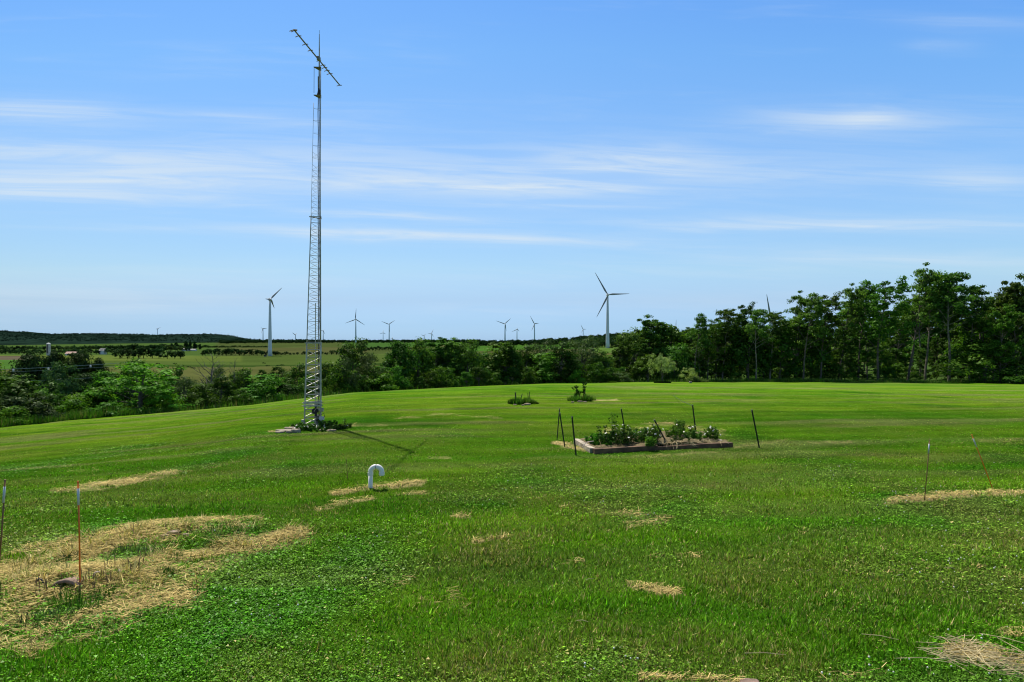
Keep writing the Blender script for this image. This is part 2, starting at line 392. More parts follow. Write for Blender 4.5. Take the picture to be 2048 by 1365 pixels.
def lawn_params(x, y):
    big = fbm(x*.55+y*.12, y, 6.5, 3, 4); mid = fbm(x, y, 1.5, 12, 3); streak = fbm(x*.10+y*.02, y*.9-x*.16, 1.5, 21, 3)
    far = sstep(y, 8, 30)
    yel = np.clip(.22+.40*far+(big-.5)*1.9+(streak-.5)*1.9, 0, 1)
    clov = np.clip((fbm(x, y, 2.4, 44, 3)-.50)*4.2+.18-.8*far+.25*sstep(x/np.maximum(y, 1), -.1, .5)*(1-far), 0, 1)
    oliv = np.clip((fbm(x, y, 1.9, 71, 4)-.5)*3.2, 0, 1)*(.8-.45*far)
    return yel, clov, oliv, mid
def lawn_color(x, y):
    yel, clov, oliv, mid = lawn_params(x, y)
    c = C_MID[None]*(1-yel[:, None])+C_YEL[None]*yel[:, None]
    c = c*(1-.75*clov[:, None])+C_DARK[None]*.75*clov[:, None]
    c = c*(1-.6*oliv[:, None])+C_OLIVE[None]*.6*oliv[:, None]
    pale = sstep(fbm(x*.16+y*.02, y*1.05-x*.12, 1.25, 55, 4), .50, .74)*(.35+.65*sstep(y, 9, 20))*.62
    c = c*(1-pale[:, None])+np.array([[.215, .225, .060]])*pale[:, None]
    mow = np.sin(6.283*(y*.96-x*.14+1.5*fbm(x, y, 5, 88, 2))/1.35)*(.6+.8*fbm(x, y, 7, 89, 2))
    return c*(.78+.40*mid[:, None])*(1+.11*mow[:, None]*sstep(y, 5, 14)[:, None])*np.array([[1., 1.03, 1.]])

# ================================================================== the ground: one sheet to the horizon
def build_ground():
    us = np.concatenate([np.linspace(-2.6, -.92, 30)[:-1], np.arange(-.92, .9201, .0062), np.linspace(.92, 2.6, 30)[1:]])
    dn = np.array([-60, -30, -12, -4, 0, 2., 3.2])
    dd = np.concatenate([dn, np.geomspace(4, 40, 300), np.geomspace(40.6, 130, 190), np.geomspace(133, 9000, 190)])
    wd = np.where(dd < 4, 4+(4-dd)*.8, dd)
    U, Dm = np.meshgrid(us, dd); X = U*wd[:, None]; Y = Dm
    x, y = X.ravel(), Y.ravel()
    z = H(x, y)
    px = CX+F*x/np.maximum(y, 4)
    ed = np.interp(np.clip(px, -700, 2800), PXK, EDGE_D)+(fbm(x, y, 5, 2, 2)-.5)*1.6
    z = z + sstep(y, ed+2, ed+12)*(fbm(x, y, 9, 15, 3)-.5)*.6*(1-sstep(y, 400, 900))
    lawn = 1-sstep(y, ed-.3, ed+.5)
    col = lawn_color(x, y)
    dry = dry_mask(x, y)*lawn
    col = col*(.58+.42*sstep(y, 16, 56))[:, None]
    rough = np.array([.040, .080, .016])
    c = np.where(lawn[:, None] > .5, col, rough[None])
    # fields in the valley
    b1 = fbm(x, y, 60, 51, 3)[:, None]
    def paint(mask, rgb):
        nonlocal c
        c = np.where(mask[:, None], np.array(rgb)[None]*np.array([[.74, .86, .72]])*(.75+.5*b1), c)
    yb = y+(fbm(x, y, 90, 61, 2)-.5)*30
    paint((y > 250), (.088, .092, .030))
    paint((y > 250) & (px < 700) & (y < 330), (.060, .085, .024))
    paint((yb > 560) & (yb < 600), (.035, .065, .014))
    paint((yb >= 600) & (px < 1000), (.070, .100, .024))
    paint((yb >= 720) & (yb < 1010) & (px < 480), (.105, .135, .030))
    paint((yb > 500) & (yb < 760) & (px < 110), (.060, .125, .025))
    paint((yb >= 760) & (yb < 950) & (px < 60), (.11, .085, .06))
    paint((yb > 1010) & (px < 1500), (.062, .080, .024))
    paint((yb > 1010) & (px < 430), (.06, .10, .024))
    paint((yb > 1150) & (yb < 1700) & (px > 470) & (px < 740), (.080, .082, .030))
    paint((yb > 1600) & (px > 690), (.050, .105, .024))
    paint((yb > 560) & (yb < 1800) & (px > 880) & (px < 1190), (.070, .070, .028))
    paint((yb > 1000) & (yb < 1900) & (px > 900) & (px < 1190), (.055, .125, .020))
    paint((yb > 700) & (yb < 1200) & (px > 1190), (.085, .14, .03))
    nr, nc = X.shape
    idx = np.arange(nr*nc).reshape(nr, nc)
    q = np.stack([idx[:-1, :-1], idx[:-1, 1:], idx[1:, 1:], idx[1:, :-1]], -1).reshape(-1, 4)
    m, T, out = mat('lawn_and_fields')
    o = T.new('ShaderNodeTexCoord').outputs['Object']
    cc = T.attr('col').outputs['Color']; dr = T.attr('dry').outputs['Fac']; lw = T.attr('lawn').outputs['Fac']
    nf = T.noise(o, 3.1, 6, .68); ns = T.noise(o, .55, 5, .6); nx = T.noise(o, 14., 4, .7)
    cc = T.mix(lw, cc, T.mix(1., cc, (.70, .74, .9), 'MULTIPLY'))
    cc = T.mix(T.m('MULTIPLY', T.ramp(ns, .38, .66), .55), cc, T.mix(1., cc, (1.55, 1.18, 1.6), 'MULTIPLY'))
    cc = T.mix(T.m('MULTIPLY', T.ramp(nf, .45, .72), .65), cc, T.mix(1., cc, (.42, .58, .5), 'MULTIPLY'))
    cc = T.mix(T.m('MULTIPLY', T.m('MULTIPLY', T.ramp(T.noise(o, 1.1, 6, .75), .62, .78), lw), .5), cc, (.26, .23, .085))
    th = T.m('ADD', T.m('MULTIPLY', nf, .7), T.m('MULTIPLY', nx, .5))
    sm = T.m('MULTIPLY', T.m('MULTIPLY', T.ramp(T.m('SUBTRACT', T.m('MULTIPLY', dr, 1.15), th), -.3, .45), .75), T.ramp(dr, .03, .3))
    cc = T.mix(sm, cc, T.mix(nx, (.26, .19, .085), (.58, .46, .22)))
    p = T.new('ShaderNodeBsdfDiffuse'); T.put(p.inputs[0], cc)
    b = T.new('ShaderNodeBump'); b.inputs[0].default_value = .8; b.inputs[1].default_value = .05; T.put(b.inputs['Height'], T.m('ADD', nf, nx)); T.l.new(b.outputs[0], p.inputs['Normal'])
    T.l.new(p.outputs[0], out.inputs[0])
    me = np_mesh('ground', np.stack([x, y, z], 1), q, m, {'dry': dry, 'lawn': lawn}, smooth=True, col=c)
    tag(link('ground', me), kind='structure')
build_ground()

# ================================================================== blades of grass, clover, straw
def blade_mesh(x, y, z, hgt, wid, lean, rng, col, kind):
    """kind 0 = blade (triangle), 1 = flat leaflet (triangle lying flat)"""
    n = len(x); a = rng.random(n)*2*np.pi
    dx, dy = np.cos(a), np.sin(a)
    b = np.stack([x, y, z], 1)
    side = np.stack([-dy, dx, np.zeros(n)], 1)*(wid/2)[:, None]
    tip = b+np.stack([dx*np.sin(lean)*hgt, dy*np.sin(lean)*hgt, np.cos(lean)*hgt], 1)
    v0, v1 = b-side, b+side
    k = kind > 0
    lift = np.where(k, hgt*.7, 0.)
    v0[:, 2] += lift; v1[:, 2] += lift
    t2 = b+np.stack([dx*wid*1.0, dy*wid*1.0, hgt*.7+(rng.random(n)-.5)*wid*.9], 1)
    tip = np.where(k[:, None], t2, tip)
    V = np.stack([v0, v1, tip], 1).reshape(-1, 3)
    return V, np.arange(3*n).reshape(n, 3), np.repeat(col, 3, 0)
def sample_lawn(n, d0, d1, rng, umax=.80):
    d = d0*np.exp(rng.random(n)*math.log(d1/d0)); u = (rng.random(n)*2-1)*umax
    x = u*d; px = CX+F*u
    keep = d < np.interp(px, PXK, EDGE_D)-.6
    return x[keep], d[keep]
BEDP = []   # keep the lawn out of the raised bed: quad filled below
def in_bed(x, y):
    if not BEDP: return np.zeros(len(x), bool)
    ok = np.ones(len(x), bool)
    for (ax, ay), (bx, by) in zip(BEDP, BEDP[1:]+BEDP[:1]): ok &= ((bx-ax)*(y-ay)-(by-ay)*(x-ax)) > 0
    return ok
_fl, _fr, _bl = P(1187, 908), P(1463, 894), P(1152, 887)
_br = Vector((_fr.x+(_bl.x-_fl.x)*1.0, _fr.y+(_bl.y-_fl.y)*1.0, 0))
BEDP = [(_fl.x, _fl.y), (_fr.x, _fr.y), (_br.x, _br.y), (_bl.x, _bl.y)]
def build_grass():
    rng = np.random.default_rng(7)
    x, y = sample_lawn(GRASS_N, 4.6, 75, rng)
    k = ~in_bed(x, y) & (rng.random(len(x)) > sstep(y, 22, 62)); x, y = x[k], y[k]
    z = H(x, y); n = len(x)
    dry = dry_mask(x, y); pd = np.clip((dry*1.1-.95*fbm(x, y, .30, 90, 5)+.06)*1.25, 0, .82)*sstep(dry, .02, .3)
    isdry = rng.random(n) < pd
    yel, clov, oliv, mid = lawn_params(x, y)
    kind = ((rng.random(n) < clov*.75) & ~isdry & (y < 22)).astype(int)
    c = lawn_color(x, y)*(.42+1.75*rng.random((n, 1))**1.25)
    r = rng.random(n)
    strawish = (isdry | (r < .06+.26*oliv+.06*yel-.04*clov)) & ~((kind > 0) & (rng.random(n) < .8))
    stc = C_STRAW[None]*(.28+1.0*rng.random((n, 1))**1.3)*np.where(rng.random((n, 1)) < .3, np.array([[.75, .95, .6]]), 1.)
    c = np.where(strawish[:, None], stc, c)
    br = (rng.random(n) < .06) & ~strawish
    c = np.where(br[:, None], c*1.7+np.array([[.02, .03, .0]]), c)
    s = np.sqrt(np.maximum(y, 5)/6.)
    hgt = (.030+.030*rng.random(n))*(1+.10*(s-1)); hgt = np.where(isdry, hgt*.9, hgt)*(.45+.6*fbm(x, y, 1.1, 33, 2)+.9*sstep(fbm(x, y, .22, 34, 3), .35, .72))
    hgt = hgt*.82*(1-.66*sstep(y, 7.5, 24))
    wid = (.0050+.0045*rng.random(n))*s**1.55
    nearw = 1-sstep(y, 7, 18); wid = np.where(kind > 0, wid*(1.6+.55*nearw), wid*(1+.35*nearw)); big = rng.random(n) < .10*nearw; wid = np.where(big, wid*1.7, wid); hgt = np.where(big, hgt*1.5, hgt)
    px_, py_ = proj(x, y, z); md = isdry & (px_ < 640) & (py_ > 1030); hgt = np.where(md, hgt*(1.0+2.4*sstep(fbm(x, y, .35, 64, 3), .38, .7)), hgt)
    lean = np.abs(rng.normal(.55, .35, n))+.35*sstep(y, 10, 35); lean = np.where(isdry, np.clip(lean+.55, 0, 1.5), lean)
    V, Fc, C = blade_mesh(x, y, z-.004, hgt, wid, lean, rng, c, kind)
    tag(link('grass', np_mesh('grass', V, Fc, M_BLADES, col=C)), kind='stuff')
    # loose cut straw lying on the dry patches
    x, y = sample_lawn(500000, 4.6, 30, rng); d = dry_mask(x, y)
    k = (d*1.1-.95*fbm(x, y, .30, 90, 5) > rng.random(len(x))*.9) & (d > .12) & ~in_bed(x, y); x, y = x[k][:26000], y[k][:26000]; n = len(x)
    z = H(x, y)+.015+.035*rng.random(n); a = rng.normal(.35, .7, n); L = (.05+.10*rng.random(n)); w = (.0035+.004*rng.random(n))*(y/7.)**.7
    t = np.stack([np.cos(a)*L, np.sin(a)*L, rng.normal(0, .018, n)], 1); sd = np.stack([-np.sin(a), np.cos(a), np.zeros(n)], 1)*w[:, None]/2
    b = np.stack([x, y, z], 1)
    V = np.stack([b-t/2-sd, b-t/2+sd, b+t/2+sd, b+t/2-sd], 1).reshape(-1, 3)
    C = np.repeat(C_STRAW[None]*(.30+1.1*rng.random((n, 1))**1.2)*np.array([[1.05, 1., .95]]), 4, 0)
    tag(link('straw', np_mesh('straw', V, np.arange(4*n).reshape(n, 4), M_BLADES, col=C)), kind='stuff')
GRASS_N = 1050000
if not globals().get('NOGRASS'): build_grass()

# ================================================================== trees
def leaf_cloud(rng, centers, radii, n_per, size, flat=.0, aspect=.55, tdir=None, mid=None):
    """leaf-shaped faces scattered through clumps; returns verts, quads, tone"""
    n = len(centers)*n_per
    c = np.repeat(centers, n_per, 0); r = np.repeat(radii, n_per, 0)
    dv = rng.normal(size=(n, 3)); dv /= np.linalg.norm(dv, axis=1)[:, None]
    pos = c+dv*r*(rng.random((n, 1))**.45)
    if mid is None: nr = dv*.85+rng.normal(size=(n, 3))*.5+np.array([0, 0, .45+flat])
    else:
        out = (pos-mid[0])/mid[1]; out /= np.maximum(np.linalg.norm(out, axis=1), .3)[:, None]
        nr = dv*.35+out*1.0+rng.normal(size=(n, 3))*.42+np.array([0, 0, .25+flat])
    nr /= np.linalg.norm(nr, axis=1)[:, None]
    t = rng.normal(size=(n, 3)) if tdir is None else rng.normal(size=(n, 3))*.45+np.asarray(tdir)
    t -= nr*(t*nr).sum(1)[:, None]; t /= np.linalg.norm(t, axis=1)[:, None]
    b = np.cross(nr, t)
    L = (size*(.6+.8*rng.random(n)))[:, None]
    V = np.stack([pos-t*L/2, pos+b*L*aspect/2-nr*L*.08, pos+t*L/2, pos-b*L*aspect/2-nr*L*.08], 1).reshape(-1, 3)
    ct = np.repeat(rng.random(len(centers)), n_per)
    tone = np.clip(.25*ct+.75*rng.random(n)**1.3, 0, 1)
    return V, np.arange(4*n).reshape(n, 4), np.repeat(tone, 4)
def crown_obj(V, Q, t, matl, parent, name='crown'):
    return link(name, np_mesh(name, V, Q, matl, {'tone': t}), parent)
def rnd_dir(rng, az, elv): return np.array([math.cos(az)*math.cos(elv), math.sin(az)*math.cos(elv), math.sin(elv)])

PROTO = []      # prototypes are moved to their first spot when used, or removed at the end
def proto(name):
    o = empty(name, (0, 0, -500)); PROTO.append(o); return o
def tall_tree(seed, h, leaf, bark, wind=.35, open_=1., low=.38, spread=.20, leafsize=.33, nper=50, nbr=25):
    rng = np.random.default_rng(seed); o = proto('tall_tree')
    n = 9; pts = [np.array([0, 0, -.4])]; dr = rng.normal(0, .03, 2)
    for i in range(1, n):
        dr = dr*.8+rng.normal(0, .035, 2)+np.array([.012*wind*3, 0]); pts.append(pts[-1]+np.array([dr[0]*h/n, dr[1]*h/n, h*.96/n]))
    pts = np.array(pts); r0 = h*.0105
    mb = MB(); mb.tube(pts, [r0*(1-.86*i/(n-1)) for i in range(n)], 7)
    cen = []; rad = []
    for k in range(nbr):
        f = low+(1-low)*((k+rng.random())/nbr)**.85; f = min(f, .98)
        i = f*(n-1); i0 = min(int(i), n-2); p = pts[i0]*(1-(i-i0))+pts[i0+1]*(i-i0)
        az = k*2.399+rng.normal(0, .4); e = rng.uniform(.15, .75)+.35*f
        L = h*spread*(1.2-f*.65)*rng.uniform(.4, 1.45)
        d = rnd_dir(rng, az, e)+np.array([wind, 0, 0]); d /= np.linalg.norm(d)
        q1 = p+d*L*.5+rng.normal(0, .03*h*.3, 3); q2 = p+d*L+np.array([wind*L*.35, 0, L*.10])+rng.normal(0, .02*h, 3)
        rb = r0*(1-.8*f)*.5
        mb.tube([p, q1, q2], [rb, rb*.65, rb*.2], 5)
        for q, s in ((q1*.5+q2*.5, .8), (q2, 1.)):
            if rng.random() < .82:
                cen.append(q+np.array([wind*.3, 0, .1])); rad.append(np.array([.054, .048, .028])*h*s*rng.uniform(.6, 1.45))
        for j in range(3):
            d2 = rnd_dir(rng, az+rng.uniform(-1.2, 1.2), e+rng.normal(0, .4)); q3 = q1+d2*L*rng.uniform(.3, .6)
            mb.tube([q1, q3], [rb*.45, rb*.12], 4)
            if rng.random() < .85*open_: cen.append(q3); rad.append(np.array([.042, .038, .024])*h*rng.uniform(.7, 1.25))
    V, Q, t = leaf_cloud(rng, np.array(cen), np.array(rad), nper, leafsize)
    mb.build('trunk', bark, o); crown_obj(V, Q, t, leaf, o); o['h'] = float(np.percentile(V[:, 2], 99.6))
    return o
def round_tree(seed, h, w, leaf, bark=None, name='broadleaf_tree', n=70, nper=74, leafsize=None, base=.04, asp=.6, squash=.8, clump=.15, flat=0, trunk=True, tdir=None, top=1.):
    rng = np.random.default_rng(seed); o = proto(name)
    ls = leafsize or h*.042
    # a crown is a heap of rounded boughs; leaf clumps sit on the outside of each bough
    m = max(6, n//10); per = max(8, n//m+5); C_ = []; LC = []; rad = []
    for q in range(m):
        a = q*2.399+rng.normal(0, .5); f = math.sqrt((q+.4)/m); zz = h*(base+.22+(.86-.22-base)*(1-f**1.6)*rng.uniform(.75, 1.1)) if q else h*.72
        lc = np.array([math.cos(a)*f*w*.34, math.sin(a)*f*w*.34, min(max(zz, h*(base+.16)), h*.80)]); rl = np.array([w*.21, w*.21, h*.20])*rng.uniform(.72, 1.2)
        for g in range(per):
            d = rng.normal(size=3); d /= np.linalg.norm(d); d[2] = d[2] if d[2] > -.45 else -d[2]
            k = rng.uniform(.62, 1.05) if g % 5 else rng.uniform(0, .6)
            p = lc+d*rl*k; p[2] = max(p[2], h*.04); C_.append(p); LC.append(lc); rad.append(np.array([1, 1, squash])*clump*h*rng.uniform(.36, .80))
    for q in range(n//6):                                    # low skirt that closes the foot of the crown
        a = rng.random()*6.28; p = np.array([math.cos(a)*w*.36*rng.random()**.5, math.sin(a)*w*.36*rng.random()**.5, h*(base+rng.uniform(.05, .30))]); C_.append(p); LC.append(p*np.array([.4, .4, .8])); rad.append(np.array([1, 1, squash])*clump*h*.8)
    c = np.array(C_); LC = np.array(LC); rad = np.array(rad); n = len(c)
    V, Q, t = leaf_cloud(rng, c, rad, max(20, int(nper*.62)), ls*.9, flat, asp, tdir, (np.repeat(LC, max(20, int(nper*.62)), 0), np.array([w*.2, w*.2, h*.2])))
    hh, ww = np.percentile(V[:, 2], 98.5), np.percentile(V[:, 0], 98)-np.percentile(V[:, 0], 2)
    if trunk:
        mb = MB(); r = h*.022
        mb.tube([(0, 0, -.5), (rng.normal(0, .02)*h, 0, h*.3), (rng.normal(0, .04)*h, rng.normal(0, .04)*h, h*.72)], [r, r*.8, r*.25], 7)
        for i in rng.permutation(n)[:12]:
            z0 = h*rng.uniform(.12, .5); mid = np.array([c[i, 0]*.45, c[i, 1]*.45, z0*.5+c[i, 2]*.5])
            mb.tube([(0, 0, z0), mid, c[i]], [r*.5, r*.3, r*.08], 4)
        mb.build('trunk', bark or M_BARK, o)
    crown_obj(V, Q, t, leaf, o); o['h'] = float(hh); o['w'] = float(ww)
    return o
def dead_tree(seed, h):
    rng = np.random.default_rng(seed); o = proto('dead_tree'); mt = MB(); ml = MB()
    pts = [np.array([0, 0, -.5])]
    for i in range(1, 8): pts.append(pts[-1]+np.array([rng.normal(0, .02)*h, rng.normal(0, .02)*h, h*.9/7]))
    mt.tube(pts, [h*.018*(1-.8*i/7) for i in range(8)], 6)
    def grow(p, d, L, r, lev):
        q = p+d*L*.5+rng.normal(0, .05*L, 3); e = q+d*L*.5+rng.normal(0, .05*L, 3)+np.array([0, 0, .06*L])
        ml.tube([p, q, e], [r, r*.75, r*.45], 4)
        if lev:
            for _ in range(3):
                d2 = d+rng.normal(0, .5, 3); d2[2] = abs(d2[2])*.8+.1; d2 /= np.linalg.norm(d2)
                grow(q*rng.uniform(.2, .8)+e*0+e*(0) if False else (q+(e-q)*rng.random()), d2, L*rng.uniform(.4, .65), r*.5, lev-1)
    for k in range(15):
        f = .35+.63*k/14; i = f*7; i0 = min(int(i), 6); p = pts[i0]*(1-(i-i0))+pts[i0+1]*(i-i0)
        grow(p, rnd_dir(rng, k*2.4, rng.uniform(.35, .9)), h*.30*(1.25-f), h*.008*(1.3-f), 2)
    mt.build('trunk', M_DEAD, o); ml.build('branches', M_DEAD, o); o['h'] = h
    return o
def far_proto(seed, leaf, w=.9, conif=False):
    """a small far tree of unit height: uneven leaf-clump crown on a trunk, one mesh"""
    rng = np.random.default_rng(seed); n = 16
    dv = rng.normal(size=(n, 3)); dv /= np.linalg.norm(dv, axis=1)[:, None]
    c = dv*np.array([w*.38, w*.38, .36])*(.4+.6*rng.random((n, 1))); c[:, 2] += .52
    if conif: c[:, :2] *= (1.15-c[:, 2:])*.9
    V, Q, t = leaf_cloud(rng, c, np.full((n, 3), .15)*(.6+.7*rng.random((n, 1))), 14, .17)
    k = 5; a = np.arange(k)*2*np.pi/k
    ring = lambda r, z: np.stack([np.cos(a)*r, np.sin(a)*r, np.full(k, z)], 1)
    TV = np.concatenate([ring(.03, -.1), ring(.012, .6)]); b = len(V)
    TQ = np.array([[b+i, b+(i+1) % k, b+k+(i+1) % k, b+k+i] for i in range(k)])
    return np.concatenate([V, TV]), np.concatenate([Q, TQ]), np.concatenate([t, np.zeros(2*k)]), leaf

used = set()
def plant(pr, loc, height, label, cat, group=None, wide=1., rz=None, rng=random.Random(5)):
    s = height/pr['h']; sc = (s*wide, s*wide, s)
    rz = rng.uniform(-.5, .5) if rz is None else rz
    if pr.name not in used:
        used.add(pr.name); pr.location = loc; pr.scale = sc; pr.rotation_euler = (0, 0, rz); o = pr
    else: o = copy_thing(pr, loc, rz, sc)
    for k in ('group',):
        if k in o and not group: del o[k]
    return tag(o, label, cat, group)
def plant_px(pr, px, top, d, label, cat, group=None, wide=1., rz=None, wpx=None):
    p = at(px, d); hgt = up_to(top, d)-p.z
    if wpx and 'w' in pr: wide = (wpx*d/F)/(pr['w']*hgt/pr['h'])
    return plant(pr, p-Vector((0, 0, .05)), max(hgt, .3), label, cat, group, wide, rz)

# prototypes
TALL = [tall_tree(11, 16, LV_WOOD, M_BARK), tall_tree(12, 16, LV_WOOD, M_PALEBARK, open_=.8, low=.45), tall_tree(13, 16, LV_WOOD, M_BARK, wind=.5, spread=.24, low=.42),
        tall_tree(14, 16, LV_MID, M_BARK, open_=1.1, low=.3, spread=.22), tall_tree(15, 16, LV_WOOD, M_PALEBARK, wind=.45, spread=.17, low=.5, open_=.7)]
FULL = [tall_tree(21, 14, LV_WOOD, M_BARK, wind=.25, low=.10, spread=.25, nper=80, nbr=38), tall_tree(22, 14, LV_MID, M_BARK, wind=.2, low=.12, spread=.28, nper=80, nbr=38)]
RND = [round_tree(31, 8, 6.5, LV_MID), round_tree(32, 8, 6, LV_MID, n=54), round_tree(33, 8, 7, LV_WOOD, n=58), round_tree(34, 8, 5.5, LV_BRIGHT, n=56, flat=.5, squash=.5, clump=.14)]
BRIGHT = [round_tree(41, 6, 7, LV_BRIGHT, flat=.7, squash=.45, clump=.13, n=90, nper=44, leafsize=.26, base=.02, name='spreading_tree')]
DARK = [round_tree(51, 6, 6, LV_DARK, leafsize=.36, asp=.35, squash=.6, clump=.17, name='evergreen_tree', n=90, nper=90), round_tree(52, 6, 6.5, LV_DARK, leafsize=.36, asp=.35, squash=.6, clump=.17, name='evergreen_tree', n=90, nper=90)]
BLUE = [round_tree(55, 5, 5, LV_BLUE, leafsize=.22, squash=.6, n=70, nper=60, name='blue_green_tree')]
SHRUB = [round_tree(61, 3, 3.6, LV_MID, leafsize=.20, trunk=False, name='shrub', n=46, nper=60, clump=.2, base=0), round_tree(62, 3, 3.2, LV_BRIGHT, leafsize=.20, trunk=False, name='shrub', n=46, nper=60, clump=.2, base=0),
         round_tree(63, 3, 3.4, LV_GREY, leafsize=.18, trunk=False, name='shrub', n=46, nper=60, clump=.2, base=0)]
GREY = [round_tree(65, 8, 8, LV_GREY, leafsize=.32, asp=.35, name='grey_willow_tree', n=64)]
WILLOW = [round_tree(71, 4, 4.6, LV_PALE, leafsize=.24, asp=.28, squash=1.1, clump=.13, name='young_willow', base=.24, n=80, nper=60, tdir=(0, 0, -1.2))]
PALESH = [round_tree(72, 2.4, 3.6, LV_PALE, leafsize=.16, asp=.35, trunk=False, name='pale_shrub', n=46, nper=50, clump=.18, base=0)]

def build_right_wood():
    T_, Fu = TALL, FULL
    front = [(1388,632,0,'slender open tree at the left corner of the right-hand wood'),(1415,648,3,'leafy tree just right of the slender corner tree of the wood'),
      (1445,622,1,'tree with a narrow rounded top on the left shoulder of the wood'),(1478,610,3,'wide topped tree left of the first gap in the wood canopy'),(1512,622,4,'thin sparse tree in the first gap of the wood canopy, sky showing through'),
      (1540,628,1,'short thin tree directly under the turbine blade that pokes over the wood'),(1572,588,2,'tall tree with a rounded crown right of the hidden turbine blade'),(1606,592,0,'tall dense tree second right of the hidden turbine blade'),
      (1640,590,3,'tree with flat topped crown left of the central gap in the wood'),(1676,572,2,'tall tree whose crown streams to the right at the wood centre'),(1716,566,0,'tall tree behind the forked trunks, top bent by wind'),
      (1756,562,3,'broad bright tree in the wood left of the tallest tree'),(1815,532,2,'tallest tree of the wood, crown blown to the right over the others'),(1850,556,1,'dark trunked tree beside the tallest tree of the wood'),
      (1898,548,4,'pale barked tree with open crown and visible white limbs'),(1938,575,1,'sparse wispy tree right of the pale barked tree'),(1985,580,0,'leafy tree with a dipping top left of the big tree at the right edge'),
      (2030,545,2,'big tall tree at the right edge of the photo'),(2075,548,3,'tree cut off by the right edge of the photo')]
    for i, (px, top, k, lab) in enumerate(front):
        plant_px(T_[k], px, top-4, 106+((i*37) % 7), lab, 'tree', 'tall trees of the right-hand wood', wide=.92+.1*(i % 3))
    rg = random.Random(3)
    tops = [(1380,650),(1470,620),(1530,640),(1590,600),(1680,585),(1760,575),(1815,552),(1880,560),(1950,590),(2040,560),(2300,560)]
    for i in range(26):
        px = 1395+i*28+rg.uniform(-8, 8); top = np.interp(px, [a for a, b in tops], [b for a, b in tops])+rg.uniform(14, 55)
        plant_px(rg.choice(T_+Fu), px, top, 116+rg.uniform(0, 26), 'tree in the shaded depth of the right-hand wood, behind the front trunks', 'tree', 'back trees of the right-hand wood', wide=1.15)
    for i in range(20):
        px = 1390+i*37+rg.uniform(-12, 12)
        plant_px(rg.choice(Fu+RND[:3]), px, rg.uniform(662, 705), 113+rg.uniform(0, 18), 'dark leafy understorey tree in the shade of the right-hand wood', 'tree', 'understorey trees of the right-hand wood', wide=0.94)
    for i in range(30):
        px = 1385+i*24+rg.uniform(-9, 9)
        plant_px(rg.choice(SHRUB[:2]), px, rg.uniform(720, 750), 108.5+rg.uniform(0, 5), 'low green bush at the foot of the right-hand wood', 'bush', 'bushes at the foot of the right-hand wood', wide=1.2)
    # trees closing the dark depth beyond the wood
    for i in range(16):
        px = 1400+i*46+rg.uniform(-10, 10)
        plant_px(rg.choice(Fu), px, rg.uniform(632, 668), 150+rg.uniform(0, 30), 'tree deep inside the right-hand wood, hardly seen between trunks', 'tree', 'deep trees of the right-hand wood', wide=1.9)
    for i, (px, top) in enumerate([(1400, 668), (1432, 655), (1462, 662), (1495, 650), (1528, 664), (1560, 652), (1590, 640), (1622, 658), (1690, 676), (1735, 655), (1960, 640)]):
        plant_px((FULL+RND[:2])[i % 4], px, top, 108.5+(i*1.7) % 4, 'leafy mid height tree between the front trunks of the right-hand wood', 'tree', 'mid height trees of the right-hand wood', wide=1.05)
    plant_px(FULL[0], 2035, 556, 103, 'full leafy tree reaching the ground at the right edge of the photo', 'tree', wide=.85)
    plant_px(FULL[1], 2000, 610, 101, 'dense dark bush-like tree with branches down to the lawn near the right edge', 'tree', wide=0.90)
    plant_px(RND[0], 1968, 690, 102, 'leafy low tree beside the lawn under the right edge trees', 'tree', wpx=110)
    plant_px(SHRUB[0], 2040, 742, 98, 'low dark bush on the lawn edge at the far right', 'bush', wpx=90)

